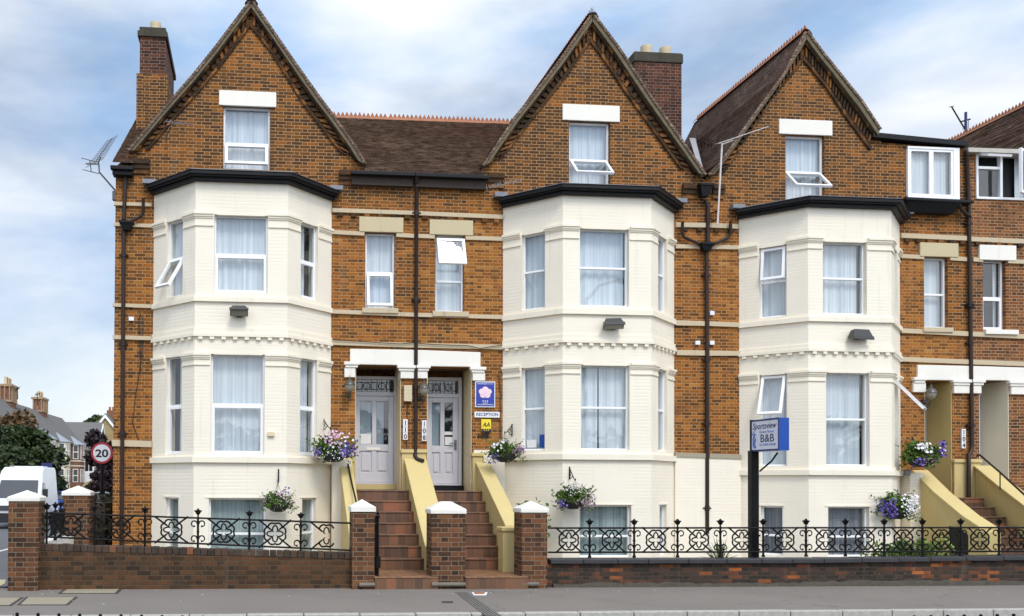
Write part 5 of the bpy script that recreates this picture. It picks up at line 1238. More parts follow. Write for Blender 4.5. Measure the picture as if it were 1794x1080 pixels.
floodlight('dark floodlight on the right bay tilted down, lens hidden', 1500, 585, -BP, 42, -84, R(8))
def lantern(label, px, py, Y=-.02):
    p = P(px, py, Y); t = thing('wall_lantern', label, 'lantern', tuple(p), 'wall lanterns beside the doors'); o = p+Vector((0, -.17, .04))
    mb = MB(); mb.lathe(o+UP*.045, [(.118, 0), (.11, .02), (.085, .06), (.045, .10), (.02, .115), (.025, .135), (.008, .17), (.002, .2)], 14); mb.build('canopy', M['lantern'], t)
    mb = MB(); mb.lathe(o-UP*.10, [(.02, 0), (.07, .03), (.098, .09), (.105, .145)], 8); mb.build('glass_bowl', M['lamp_glass'], t)
    mb = MB(); mb.lathe(p+Vector((0, .02, -.09)), [(.05, 0), (.055, .02), (.03, .05)], 10, axis=(0, -1, 0)); mb.tube([p+Vector((0, 0, -.09)), p+Vector((0, -.07, -.17)), p+Vector((0, -.15, -.13)), o-UP*.09], .013, 8); mb.ball(p+Vector((0, -.07, -.19)), .028, 8, 5); mb.build('bracket', M['lantern'], t)
lantern('bronze wall lantern left of door 110', 611, 684); lantern('bronze wall lantern on the brick pier between doors 110 and 108', 740, 690); lantern('verdigris wall lantern beside the porch at the right', 1621, 697)
def box_thing(name, label, cat, x0, y0, x1, y1, Y, d, mat, group=None):
    r = rect(x0, y0, x1, y1, Y); t = MB(); t.box(r[0], r[1], Y-d, Y+.01, r[2], r[3]); return tag(t.build(name, M[mat], None, bevel=.006), label, cat, group)
box_thing('meter_box', 'beige plastic box on the brick pier above the number 110', 'junction box', 707, 676, 721, 704, -.02, .07, 'beige_box')
box_thing('sensor_box', 'small white box on brick beside the left drainpipe', 'sensor', 226, 556, 235, 563, -.01, .05, 'sign_white', 'small white boxes on the brickwork')
box_thing('sensor_box', 'white box left of the middle drainpipe', 'sensor', 1217, 598, 1225, 605, -.01, .05, 'sign_white', 'small white boxes on the brickwork')
box_thing('sensor_box', 'white box right of the middle drainpipe, the lower of two', 'sensor', 1242, 598, 1250, 605, -.01, .05, 'sign_white', 'small white boxes on the brickwork')
box_thing('sensor_box', 'white box right of the middle drainpipe, the upper of two', 'sensor', 1242, 546, 1250, 553, -.01, .05, 'sign_white', 'small white boxes on the brickwork')
box_thing('vent_box', 'small grey vent on the left bay beside its ground floor window', 'vent', 469, 757, 481, 765, -BP, .05, 'porch_cream')
box_thing('vent_box', 'small grey box under the ledge at the right end of the right bay', 'vent', 1583, 823, 1592, 833, -.3, .06, 'lead')
box_thing('lamp_box', 'small black box on the right hand drainpipe between the two narrow windows', 'junction box', 1693, 533, 1703, 540, -.05, .07, 'black')
# cables
def cable(label, pts, r=.008):
    mb = MB(); mb.tube(pts, r, 5); return tag(mb.build('cable', M['wire']), label, 'cable', 'cables on the fronts')
cable('thin black cable sagging along the string course over the doors', [P(x, y, -.075) for x, y in ((584, 596), (640, 599), (700, 603), (724, 601), (760, 604), (820, 606), (842, 611), (858, 608), (880, 605))])
cable('thin cable looped on the brick beside the left drainpipe', [P(x, y, -.02) for x, y in ((247, 655), (246, 620), (243, 560), (246, 550), (250, 556), (249, 620), (238, 690), (232, 740), (244, 775))])
cable('pale cable running down the brick pier under the beige box', [P(x, y, -.02) for x, y in ((714, 705), (713, 740), (712, 790))])
cable('thin cable at the right edge of the left bay', [P(x, y, -.03) for x, y in ((874, 655), (877, 690), (876, 730), (878, 790))])
# ------------------------------------------------------------------ signs
def plate(label, x0, y0, x1, y1, Y=-.02, mat='sign_white', name='sign', th=.02, cat='sign', group=None, part='plate'):
    r = rect(x0, y0, x1, y1, Y); t = thing(name, label, cat, ((r[0]+r[1])/2, Y, r[2]), group); mb = MB(); mb.box(r[0], r[1], Y-th, Y+.018, r[2], r[3]); mb.build(part, M[mat], t, bevel=.003)
    return t, r, Y-th
def numbers(label, x0, y0, x1, y1, s):
    t, r, yf = plate(label, x0, y0, x1, y1, name='house_number', cat='house number', group='white house number strips'); h = (r[3]-r[2])/3; cx = (r[0]+r[1])/2
    for k, ch in enumerate(s): text('digit', ch, (cx, yf-.002, r[3]-h*(k+1)+h*.17), X1, NF, h*.66, M['ink'], t, bold=.02)
    mb = MB()
    for k in (1, 2): mb.box(r[0]+.02, r[1]-.02, yf-.002, yf+.001, r[3]-h*k-.004, r[3]-h*k+.004)
    mb.build('divider', M['ink'], t)
numbers('white vertical strip numbered 110 on the left of the drainpipe', 706, 735, 714, 771, '110'); numbers('white vertical strip numbered 108 on the right of the drainpipe', 739, 737, 747, 773, '108')
numbers('white vertical strip numbered 104 on the right hand brick pier', 1684, 752, 1691, 786, '104')
t, r, yf = plate('blue rose badge on brick right of door 108', 832, 669, 867, 714, th=.025)
w_ = r[1]-r[0]; h_ = r[3]-r[2]; cx = (r[0]+r[1])/2; mb = MB(); mb.box(r[0]+.018, r[1]-.018, yf-.003, yf+.001, r[2]+.018, r[3]-.018); mb.build('blue_field', M['rose_blue'], t)
cz = r[2]+h_*.57; R0 = w_*.20
for rad, off_, mat, yy, rot in ((R0*.80, R0*.80, 'rose_pink', yf-.005, 0), (R0*.70, R0*.80, 'rose_pale', yf-.0075, 0), (R0*.52, R0*.50, 'rose_pink', yf-.010, PI/5), (R0*.43, R0*.50, 'rose_pale', yf-.0125, PI/5), (R0*.36, 0, 'rose_pink', yf-.015, 0), (R0*.22, 0, 'rose_pale', yf-.0175, 0)):
    mb = MB()
    for k in range(5 if off_ else 1):
        a = PI/2+k*2*PI/5+rot; c = Vector((cx+off_*math.cos(a)*1.1, yy+.0004*k, cz+off_*math.sin(a)*.95)); mb.prism([c+Vector((rad*math.cos(q*PI/9), 0, rad*math.sin(q*PI/9)*.9)) for q in range(18)], Vector((0, .002, 0)))
    mb.build('rose_petals', M[mat], t)
text('lettering', 'enjoyEngland.com', (cx, yf-.005, r[3]-.055), X1, NF, .022, M['sign_white'], t, width=w_*.78, bold=.01)
text('lettering', 'GUEST', (cx, yf-.005, r[2]+.075), X1, NF, .018, M['sign_white'], t, width=w_*.26, bold=.02); text('lettering', 'ACCOMMODATION', (cx, yf-.005, r[2]+.042), X1, NF, .022, M['sign_white'], t, width=w_*.78, bold=.02)
def star(mb, c, rad, th=.003): mb.prism([c+Vector(((rad if k % 2 == 0 else rad*.42)*math.sin(k*PI/5), 0, (rad if k % 2 == 0 else rad*.42)*math.cos(k*PI/5))) for k in range(10)], Vector((0, -th, 0)))
mb = MB(); [star(mb, Vector((cx+k*.045, yf-.003, r[2]+.125)), .019) for k in (-1, 0, 1)]; mb.build('stars', M['sign_white'], t)
t, r, yf = plate('white RECEPTION strip on brick right of door 108', 831, 722, 875, 732); text('lettering', 'RECEPTION', ((r[0]+r[1])/2, yf-.001, r[2]+.033), X1, NF, .062, M['navy'], t, width=(r[1]-r[0])*.86, bold=.012)
t, r, yf = plate('small yellow AA badge with a black strip of stars, under the RECEPTION strip', 843, 735, 860, 758, mat='yellow_sign'); cx = (r[0]+r[1])/2; hb = (r[3]-r[2])*.27
mb = MB(); mb.box(r[0], r[1], yf-.003, yf+.001, r[2], r[2]+hb); mb.build('black_strip', M['ink'], t); mb = MB(); [star(mb, Vector((cx+k*.045, yf-.0035, r[2]+hb*.66)), .018) for k in (-1, 0, 1)]; mb.build('stars', M['yellow_sign'], t)
text('lettering', 'AA', (cx, yf-.001, r[2]+hb+.045), X1, NF, .085, M['ink'], t, width=(r[1]-r[0])*.78, shear=.2, bold=.025)
p = P(847, 767, -.012); t = thing('house_number', 'dark metal numerals 108 fixed to brick under the AA badge', 'house number', tuple(p)); text('digit', '108', p, X1, NF, .085, M['pipe'], t, width=.22, bold=.03, depth=.012)
# speed limit sign on its pole at the side street
Y20 = 7.0; p = P(178.5, 794, Y20); rad = abs(P(198, 794, Y20).x-P(160, 794, Y20).x)/2*1.0; t = thing('speed_limit_sign', 'round red ringed 20 sign at the corner of the side street', 'road sign', (p.x, Y20, 0))
mb = MB(); mb.lathe(p+Vector((0, .02, 0)), [(rad, 0), (rad, .02), (.001, .0205)], 40, axis=(0, -1, 0)); mb.build('red_disc', M['red'], t)
mb = MB(); mb.lathe(p+Vector((0, -.001, 0)), [(rad*.80, 0), (rad*.80, .004), (.001, .0042)], 40, axis=(0, -1, 0)); mb.build('white_disc', M['sign_white'], t)
text('digits', '20', p+Vector((-.0, -.006, -rad*.37)), X1, NF, rad*.72, M['ink'], t, width=rad*1.2, bold=.03)
mb = MB(); mb.tube([Vector((p.x, Y20+.06, -.15)), Vector((p.x, Y20+.06, p.z+rad*.6))], .05, 10); mb.build('pole', M['iron'], t)
# projecting guest house sign on its post
A_, B_ = P(1316, 765, -2.78), P(1365, 760, -3.52); u = Vector((B_.x-A_.x, B_.y-A_.y, 0)); fl = u.length; u.normalize(); n = Vector((u.y, -u.x, 0)); 
zt_ = P(1316, 737, -2.78).z; zb_ = P(1316, 792, -2.78).z; O = Vector((A_.x, A_.y, zb_)); hs = zt_-zb_; th = .19
t = thing('hanging_sign', 'double sided blue box sign lettered Sportsview B&B on a tall dark post', 'sign', (A_.x+.05, A_.y+.1, 0))
mb = MB(); mb.ob(O, u, n, UP, 0, fl, -th, 0, 0, hs); mb.build('sign_box', M['blue'], t, bevel=.004)
mb = MB(); e = .03; mb.ob(O, u, n, UP, e, fl-e*.6, 0, .006, e, hs-e); mb.ob(O, u, n, UP, e, fl-e*.6, -th-.006, -th, e, hs-e); mb.build('face_panel', M['sign_lilac'], t)
mb = MB(); mb.ob(O, u, n, UP, 0, e, 0, .012, 0, hs); mb.ob(O, u, n, UP, fl-e*.6, fl, 0, .012, 0, hs); mb.ob(O, u, n, UP, e, fl-e*.6, 0, .012, 0, e); mb.ob(O, u, n, UP, e, fl-e*.6, 0, .012, hs-e, hs); mb.build('face_frame', M['navy'], t)
fo = O+n*.0065
text('lettering', 'Sportsview', fo+u*(fl*.50)+UP*(hs*.70), u, n, hs*.19, M['navy'], t, width=fl*.86, shear=.35, bold=.012)
text('lettering', 'Guest House', fo+u*(fl*.58)+UP*(hs*.565), u, n, hs*.085, M['blue2'], t, width=fl*.52, shear=.3)
text('lettering', 'B&B', fo+u*(fl*.60)+UP*(hs*.285), u, n, hs*.235, M['navy'], t, width=fl*.48, bold=.008)
text('lettering', 'Tel: 01865 244268', fo+u*(fl*.60)+UP*(hs*.165), u, n, hs*.075, M['blue2'], t, width=fl*.58, bold=.005)
mb = MB()        # the small blue figure at the left of the panel
for cx_, cz_, a, b in ((.115, .60, .030, .045), (.125, .50, .055, .075), (.10, .38, .05, .09), (.165, .36, .04, .08), (.12, .24, .085, .10), (.145, .14, .09, .05), (.06, .55, .035, .03), (.18, .53, .035, .025)):
    mb.prism([fo+u*((cx_+a*.62*math.cos(k*PI/7))*fl)+UP*((cz_+b*math.sin(k*PI/7))*hs) for k in range(14)], n*.002)
mb.build('blue_figure', M['blue2'], t)
mb = MB(); pA_, pB_ = P(1317, 900, -2.85), P(1330, 900, -2.85); mb.box(pA_.x, pB_.x, -2.85, -2.72, -.1, zb_+.02); mb.box(pA_.x+.02, pB_.x-.02, -2.80, -2.75, zb_-.02, zt_+.01); mb.build('post', M['iron'], t, bevel=.006)
mb = MB(); mb.tube([P(1331, 826, -2.84), P(1352, 808, -3.05), P(1362, 794, -3.25)], .016, 8); mb.build('brace', M['iron'], t)
# ------------------------------------------------------------------ foliage helpers
def leaves(mb, c, rad, n, s, rr, shell=.35, zmin=None, elong=1.6):
    c = Vector(c); rad = Vector(rad)
    for _ in range(n):
        while True:
            d = Vector((rr.uniform(-1, 1), rr.uniform(-1, 1), rr.uniform(-1, 1)))
            if shell < d.length < 1: break
        p = c+Vector((d.x*rad.x, d.y*rad.y, d.z*rad.z))
        if zmin is not None and p.z < zmin: continue
        a = Vector((rr.gauss(0, 1), rr.gauss(0, 1), rr.gauss(0, .7))).normalized(); b = a.orthogonal().normalized(); b.rotate(Matrix.Rotation(rr.uniform(0, 6.28), 3, a)); ss = s*rr.uniform(.6, 1.35); nn = a.cross(b)
        mb.face([p-a*ss*elong*.5, p+b*ss*.42+nn*ss*.12, p+a*ss*elong*.5, p-b*ss*.42+nn*ss*.12])
def petals(mb, p, s, rr):
    d = Vector((rr.uniform(-.7, .7), -1, rr.uniform(-.3, .9))).normalized(); a = d.orthogonal().normalized(); a.rotate(Matrix.Rotation(rr.uniform(0, 6), 3, d)); b = d.cross(a); pts = []
    for k in range(10):
        r_ = s*(.5 if k % 2 == 0 else .36); an = k*2*PI/10; pts.append(p+(a*math.cos(an)+b*math.sin(an))*r_+d*(s*.12))
    i = len(mb.v); mb.mesh(pts+[p-d*s*.05], [(k, (k+1) % 10, 10) for k in range(10)])
def basket(label, px, py, Y, wpx, flowers, seed, trail=.0, bracket=None):
    """flowers: list of (material, count, size, dx0, dx1, dz0, dz1) in units of the half width"""
    rr = random.Random(seed); p = P(px, py, Y); hw = wpx/92.0/2*(18+Y)/18; t = thing('hanging_basket', label, 'hanging basket', tuple(p), 'hanging baskets of flowers')
    mb = MB(); mb.lathe(p+Vector((0, 0, -hw*.42)), [(hw*.22, 0), (hw*.42, hw*.08), (hw*.52, hw*.24), (hw*.55, hw*.4), (hw*.5, hw*.42)], 14); mb.build('basket', M['basket'], t)
    mb = MB(); leaves(mb, p+Vector((0, 0, hw*.12)), (hw*.86, hw*.64, hw*.46), 520, hw*.12, rr, shell=.2); leaves(mb, p+Vector((-hw*.2, -.05, hw*.35)), (hw*.45, hw*.4, hw*.4), 200, hw*.12, rr, shell=.1)
    for k in range(60):         # trailing stems
        a = rr.uniform(0, 2*PI); e = p+Vector((math.cos(a)*hw*rr.uniform(.7, 1.22), math.sin(a)*hw*.6, hw*rr.uniform(-.45, .85)))
        for q in range(7): c = p.lerp(e, .45+.55*q/6)+Vector((0, 0, hw*.08*math.sin(q))); leaves(mb, c, (hw*.05,)*3, 2, hw*.08, rr, shell=0)
    mb.build('foliage', M['leaf'], t)
    for mat, cnt, s, dx0, dx1, dz0, dz1 in flowers:
        fb = MB()
        for k in range(cnt): 
            x = rr.triangular(dx0, dx1); z = rr.triangular(dz0, dz1); yy = -math.sqrt(max(.02, 1-min(1, x*x*.8+(z*.6)**2)))*.62+rr.uniform(-.06, .06)
            petals(fb, p+Vector((x*hw, yy*hw, z*hw)), hw*s*rr.uniform(.5, 1.0), rr)
        fb.build('flowers', M[mat], t)
    if bracket:
        hk = P(*bracket); cb = MB()
        for k in range(3): a = k*2*PI/3+.5; cb.tube([hk, p+Vector((math.cos(a)*hw*.52, math.sin(a)*hw*.4, -.02))], .003, 4)
        cb.build('chain', M['wire'], t)
def bracket(label, wall_top, wall_bot, tip, Yw, Yt):
    a, b, c = P(*wall_top, Yw), P(*wall_bot, Yw), P(*tip, Yt); t = thing('basket_bracket', label, 'bracket', tuple(b), 'iron brackets for hanging baskets'); mb = MB()
    mb.tube([a, b], .013, 6); mb.build('back_plate', M['iron'], t); mb = MB(); m0 = a.lerp(b, .12); mb.tube([m0, m0.lerp(c, .6)+Vector((0, 0, -.02)), c, c+Vector((0, -.015, .045))], .009, 6)
    d = b.lerp(a, .15); mid = m0.lerp(c, .62); mb.tube([d, d.lerp(mid, .35)-UP*.03, d.lerp(mid, .7)-UP*.01, mid], .008, 6); cc = d.lerp(mid, .4)+UP*.05; w = (c-a); w.z = 0; w.normalize()
    mb.tube([cc+w*(.035*math.cos(k*PI/5))+UP*(.035*math.sin(k*PI/5)) for k in range(9)], .006, 5); mb.build('arm', M['iron'], t)
# positions on the bays
bracket('iron bracket on the right flank of the left bay, above the pink and purple basket', (567, 733), (567, 755), (579, 752), -.14, -.55)
basket('hanging basket of pink, white and purple flowers beside door 110', 584, 793, -.62, 84, [('fl_pink', 42, .15, -.55, .45, .25, 1.0), ('fl_white', 22, .15, -.6, 1.0, -.2, .9), ('fl_purple', 80, .13, .1, 1.05, -.3, .55), ('fl_purple', 40, .1, -1.05, -.5, -.3, .25), ('fl_white', 60, .06, -.7, .9, -.4, .2)], 1, bracket=(579, 752, -.62))
bracket('iron bracket seen end on in the middle of the left bay', (488, 822), (488, 845), (487, 849), -BP-.01, -BP-.32)
basket('smaller hanging basket of lilac flowers low on the left bay, over its basement window', 487, 884, -BP-.32, 66, [('fl_pink', 14, .16, -.1, .4, .3, .8), ('fl_purple', 8, .16, .2, .6, .5, 1.0), ('fl_mauve', 60, .07, .2, 1.1, -.3, .7), ('fl_mauve', 40, .07, -1.1, -.5, -.1, .6), ('fl_white', 40, .05, -1, 1, -.3, .7)], 2, bracket=(487, 849, -BP-.32))
bracket('iron bracket on the left flank of the middle bay, above the blue grey basket', (897, 743), (897, 765), (884, 760), -.2, -.55)
basket('hanging basket of white and slate blue flowers on the left flank of the middle bay', 885, 796, -.6, 72, [('fl_white', 14, .2, -.9, .1, .1, .8), ('fl_purple', 40, .09, -1.0, -.4, -.5, .1), ('fl_mauve', 90, .09, .1, 1.05, -.2, .6), ('fl_purple', 8, .15, .5, .95, .1, .4)], 3, bracket=(884, 760, -.6))
bracket('iron bracket on the front of the middle bay', (998, 818), (998, 840), (1008, 843), -BP-.01, -BP-.3)
basket('hanging basket of pale speckled and maroon flowers low on the middle bay', 1004, 877, -BP-.34, 78, [('fl_white', 50, .08, -.7, .4, .2, 1.0), ('fl_pink', 30, .08, -.6, .5, .2, 1.0), ('fl_purple', 24, .13, -1.0, -.4, -.5, .1), ('fl_mauve', 110, .1, -.2, 1.1, -.6, .5)], 4, bracket=(1008, 843, -BP-.34))
bracket('iron bracket half hidden beside the porch on the right', (1598, 765), (1598, 785), (1608, 778), -.12, -.5)
basket('hanging basket with white petunias and violet petunias beside the right hand porch', 1614, 802, -.6, 88, [('fl_white', 26, .17, -.75, .1, .2, .7), ('fl_purple', 26, .2, .3, 1.0, -.1, .9), ('fl_purple', 22, .14, -.8, -.2, -.5, .0), ('fl_mauve', 40, .07, -.5, .6, -.5, .3), ('fl_white', 8, .1, .3, .9, .1, .7)], 5, bracket=(1608, 778, -.6))
bracket('iron bracket low on the right end of the right bay', (1553, 840), (1553, 860), (1572, 862), -.5, -.85)
basket('dense basket of white flowers with violet ones on its left, low on the right bay', 1569, 893, -.95, 88, [('fl_white', 90, .13, -.25, 1.0, -.15, .8), ('fl_purple', 120, .13, -1.05, -.3, -.4, .5), ('fl_white', 30, .08, -.3, .8, -.4, .2)], 6, bracket=(1572, 862, -.95))
# window notices in the middle bay
sg = BB.segs[0]; sp = BB.L[0]['w0']
for lab, a0, a1, c0, c1, mat in (('small blue and white sticker low in the left flank window of the middle bay', .68, .95, .02, .16, 'blue'), ('white notice standing low in the left flank window of the middle bay', .15, .55, .02, .10, 'paper')):
    O, u, n, l = sg; w_ = sp[1]-sp[0]; h_ = sp[3]-sp[2]; mb = MB(); mb.ob(O+u*sp[0]+UP*sp[2], u, n, UP, w_*a0, w_*a1, -.104, -.1, h_*c0+.03, h_*c1+.05); tag(mb.build('window_notice', M[mat]), lab, 'notice')
# ------------------------------------------------------------------ aerials
def yagi(t, a, b, n, el, mat, dirv=None, r=.009):
    a, b = Vector(a), Vector(b); mb = MB(); mb.tube([a, b], r*1.2, 6); d = (b-a).normalized(); e = dirv or d.cross(UP).normalized()
    for k in range(n): c = a.lerp(b, k/(n-1)); l = el*(1-.35*k/n); mb.tube([c-e*l/2, c+e*l/2], r*.55, 5)
    return mb.build('yagi_boom', mat, t)
Ya = .2; p0 = P(201, 347, Ya); t = thing('tv_aerial', 'long television aerial on a bent mast sticking out left from the end wall', 'aerial', tuple(p0), 'television aerials'); mb = MB()
mb.tube([P(202, 350, Ya), P(201, 333, Ya), P(174, 302, Ya-.2), P(173, 287, Ya-.2)], .017, 8); mb.build('mast', M['steel'], t); yagi(t, P(166, 286, Ya-.5), P(196, 243, Ya+.6), 13, .42, M['steel'], Vector((.88, -.3, .35)).normalized())
mb = MB(); mb.tube([P(150, 287, Ya-.2), P(174, 288, Ya-.2)], .016, 6)
for px, py in ((157, 281), (159, 301)): 
    a = P(px, py, Ya-.2); mb.tube([a-Vector((.14, .1, 0)), a+Vector((.14, .1, 0))], .008, 5)
mb.tube([P(157, 281, Ya-.2), P(160, 302, Ya-.2)], .011, 6); mb.tube([P(172, 286, Ya-.2), P(177, 275, Ya-.3)], .012, 6); mb.build('reflector', M['steel'], t)
mb = MB(); mb.box(p0.x-.04, p0.x+.06, Ya-.06, Ya+.06, p0.z-.05, p0.z+.12); mb.build('wall_clamp', M['steel'], t)
t = thing('tv_aerial', 'small grey aerial bracketed to the left gable beside its brick corbels', 'aerial', tuple(P(292, 245, 0)), 'television aerials'); mb = MB(); mb.tube([P(291, 248, 0), P(292, 238, -.1), P(300, 222, -.35)], .012, 6); mb.build('mast', M['steel'], t); yagi(t, P(290, 213, -.35), P(337, 219, -.45), 8, .3, M['steel'], Vector((.2, .7, .6)).normalized())
t = thing('tv_aerial', 'tall white pole aerial standing between the second and third gables', 'aerial', tuple(P(1257, 390, -.35)), 'television aerials'); mb = MB(); mb.tube([P(1257, 394, -.3), P(1265, 252, -.3)], .019, 8); mb.build('pole', M['white_metal'], t)
mb = MB()
for py in (372, 387): a, b = P(1246, py+2, -.02), P(1259, py-3, -.3); mb.tube([a, b], .014, 6)
for k in range(4): a, b = P(1247+k*3, 373, -.05-.07*k), P(1247+k*3, 390, -.05-.07*k); mb.tube([a, b], .006, 5)
mb.build('wall_bracket', M['iron'], t); yagi(t, P(1258, 252, -.35), P(1346, 222, -.6), 7, .34, M['white_metal'], Vector((.15, .95, .3)).normalized(), .0075)
mb = MB(); mb.tube([P(1264, 254, -.3), P(1285, 246, -.4)], .015, 6); mb.build('strut', M['white_metal'], t)
t = thing('tv_aerial', 'blue pole aerial on the roof at the far right against the sky', 'aerial', tuple(P(1691, 250, 5)), 'television aerials'); mb = MB(); mb.tube([P(1692, 262, 5), P(1692, 197, 5)], .035, 8); mb.build('pole', plain('blue_painted_pole', (.02, .03, .13), .5), t)
yagi(t, P(1667, 187, 5), P(1690, 226, 5), 2, .15, M['iron'], Vector((1, 0, .2)).normalized(), .016); mb = MB(); mb.tube([P(1682, 214, 5), P(1700, 209, 5)], .02, 6); mb.tube([P(1697, 210, 5), P(1696, 230, 5)], .008, 5); mb.build('crossbar', M['iron'], t)
t = thing('tv_aerial', 'small dark aerial on the tiled slope left of the third gable', 'aerial', tuple(P(1228, 262, .6)), 'television aerials'); yagi(t, P(1222, 246, .6), P(1246, 256, .6), 5, .28, M['iron'], Vector((.3, .6, -.7)).normalized()); mb = MB(); mb.tube([P(1230, 251, .6), P(1228, 270, 1.0)], .012, 6); mb.build('mast', M['iron'], t)
# bird spikes / frayed flashing at the left end of the middle bay roof
rr = random.Random(2); mb = MB(); zt_ = BB.zt
for k in range(40): x = P(857+k*1.25, 350, -.55).x; y = -.2-.55*k/40; z = zt_+.30-.0*k; a = Vector((x, y, z)); mb.tube([a+Vector((rr.uniform(-.05, .05), 0, 0)), a+Vector((rr.uniform(-.06, .06), rr.uniform(-.06, .06), rr.uniform(.03, .09)))], .004, 4)
tag(mb.build('bird_spikes', M['valley']), 'tangle of pale bird spikes on the left corner of the middle bay roof', 'bird spikes')
M['leaf_bright'] = leaf('bright_shrub_leaves', [(0, (.07, .12, .02)), (.5, (.15, .23, .04)), (1, (.28, .36, .09))])
# ------------------------------------------------------------------ garden plants
def shrub(label, px0, px1, pyt, pyb, Y, mat, seed, nm='shrub', n=700, s=.05):
    rr = random.Random(seed); a, b = P(px0, pyb, Y), P(px1, pyb, Y); zt_ = P(px0, pyt, Y).z; t = thing(nm, label, 'shrub', ((a.x+b.x)/2, Y, 0)); w_ = b.x-a.x
    mb = MB()
    for k in range(7):
        c = Vector((a.x+w_*(k+.5)/7, Y+rr.uniform(-.15, .15), zt_*rr.uniform(.5, .78))); leaves(mb, c, (w_*.13, .25, zt_*.3), n//7, s, rr, shell=.2)
    mb.build('leaves', M[mat], t); mb = MB()
    for k in range(7): x = a.x+w_*(k+.5)/7; mb.tube([(x, Y, -.06), (x+rr.uniform(-.05, .05), Y, zt_*.7)], .012, 5)
    mb.build('stem', M['wood_bark'], t)
shrub('low bright green shrub behind the right railing, at the foot of the ochre wall', 1590, 1655, 938, 976, -2.5, 'leaf_bright', 21)
shrub('low mid green shrub behind the right railing, under the white flower basket', 1528, 1592, 948, 976, -2.45, 'leaf', 22)
shrub('small green plant showing just behind the pier right of door 108', 914, 960, 879, 905, -1.3, 'leaf', 23, 'potted_plant', 260, .06)
rr = random.Random(31); c = P(1262, 985, -2.65); t = thing('spiky_plant', 'spiky yucca like plant behind the right railing', 'plant', (c.x, -2.65, -.06)); mb = MB()
for k in range(64):
    a = rr.uniform(0, 2*PI); e = rr.uniform(.15, 1.35); l = rr.uniform(.42, .62); d = Vector((math.cos(a)*math.cos(e), math.sin(a)*math.cos(e)*.7, math.sin(e))); b0 = Vector((c.x, -2.65, .30)); sd_ = d.cross(UP).normalized()*.014; m0 = b0+d*l*.55+UP*.02; tp = b0+d*l-UP*.05*(1.4-e)
    mb.face([b0-sd_, b0+sd_, m0+sd_*1.1, m0-sd_*1.1]); mb.face([m0-sd_*1.1, m0+sd_*1.1, tp])
mb.build('leaves', leaf('yucca_leaves', [(0, (.10, .14, .05)), (1, (.34, .38, .15))]), t); mb = MB(); mb.lathe((c.x, -2.65, -.06), [(.06, 0), (.05, .2), (.04, .3)], 8); mb.build('stem', M['wood_bark'], t)
t = thing('black_sheet', 'flat black hatch in the foot of the big ochre step wall', 'sheet', tuple(P(1650, 960, -1.6))); mb = MB(); pts = [(1636, 922, -1.25), (1652, 926, -1.5), (1690, 950, -2.0), (1692, 985, -2.0), (1640, 985, -1.25)]  # thin flat black shape set against the left side of the step wall
xs_ = lambda Y: P(1600, 828, -.06).x+(P(1720, 929, -2.1).x-P(1600, 828, -.06).x)*(-Y-.06)/2.04
mb.prism([Vector((xs_(Y)-.02, Y, P(px, py, Y).z)) for px, py, Y in pts], Vector((-.03, 0, 0))); mb.build('sheet_face', M['black'], t)
# ------------------------------------------------------------------ along the side street
def PD_(px, py, depth): return P(px, py, depth-18.0)
# dark hedge beside the end wall
rr = random.Random(41); t = thing('hedge', 'dark brown hedge beside the end wall of the terrace', 'hedge', (-3.6, 3, 0)); mb = MB()
zt_ = P(180, 862, 1.0).z
for k in range(10): leaves(mb, (-3.42, 1.0+k*.9, zt_*.5), (.5, .6, zt_*.55), 260, .10, rr, shell=.2)
mb.build('leaves', M['hedge'], t); mb = MB(); mb.box(-3.75, -3.1, .9, 9.6, -.1, zt_*.85); mb.build('inner_branches', M['timber_dark'], t)
# trees
def tree(label, x, y, h, cr, mat, seed, nm='tree', n=2600, s=.22, trunk=.16, zc=.62, flat=1.0, base=0.0, group=None):
    rr = random.Random(seed); t = thing(nm, label, 'tree', (x, y, base), group); mb = MB(); top = Vector((x, y, base+h*.75))
    mb.tube([Vector((x, y, base-.2)), Vector((x+.1, y, base+h*.3)), top], [trunk, trunk*.75, trunk*.25], 8); cl = []
    for k in range(13):
        a = rr.uniform(0, 2*PI); q = rr.uniform(.25, .95); c = Vector((x+math.cos(a)*cr*q*.75, y+math.sin(a)*cr*q*.75, base+h*(zc+rr.uniform(-.26, .24)))); cl.append(c); b = Vector((x, y, base+h*rr.uniform(.22, .5))); mb.tube([b, b.lerp(c, .6)+Vector((0, 0, -.1)), c], [trunk*.4, trunk*.25, trunk*.08], 5)
    mb.build('trunk', M['wood_bark'], t); mb = MB()
    for c in cl:
        r_ = cr*rr.uniform(.32, .5); leaves(mb, c, (r_, r_, r_*.8*flat), n//13, s, rr, shell=.35)
    mb.build('crown', M[mat], t); return t
def tz(px, depth): return P(px, 800, depth-18).x
tree('dark green tree standing over the white van', tz(50, 48), 30, 5.2, 2.0, 'leaf_dark', 51, n=6500, s=.20, zc=.55)
tree('rusty leaved tree at the left edge behind the green one', tz(14, 52), 34, 6.2, 2.1, 'leaf_rust', 52, n=3600, s=.2, zc=.62)
tree('dark green bush tree at the left edge, lowest of the three', tz(6, 46), 28, 4.3, 2.2, 'leaf_dark', 53, n=4200, s=.2, zc=.5)
tree('purple leaved tree behind the 20 sign', tz(186, 92), 74, 7.2, 2.3, 'leaf_purple', 54, n=3200, s=.36, zc=.58, base=.6)
tree('mid green tree far behind the terrace, against the sky', tz(168, 150), 132, 11.0, 3.0, 'leaf_mid', 55, n=2600, s=.5, zc=.72, base=1.8, group='trees on the skyline')
tree('lower olive green tree on the skyline, left of the taller one', tz(140, 165), 147, 9.0, 3.2, 'leaf_mid', 56, n=2200, s=.5, zc=.7, base=2, group='trees on the skyline')
tree('dark round tree under the 20 sign', tz(182, 62), 44, 3.0, 1.3, 'leaf_purple', 57, n=2000, s=.22, zc=.5)
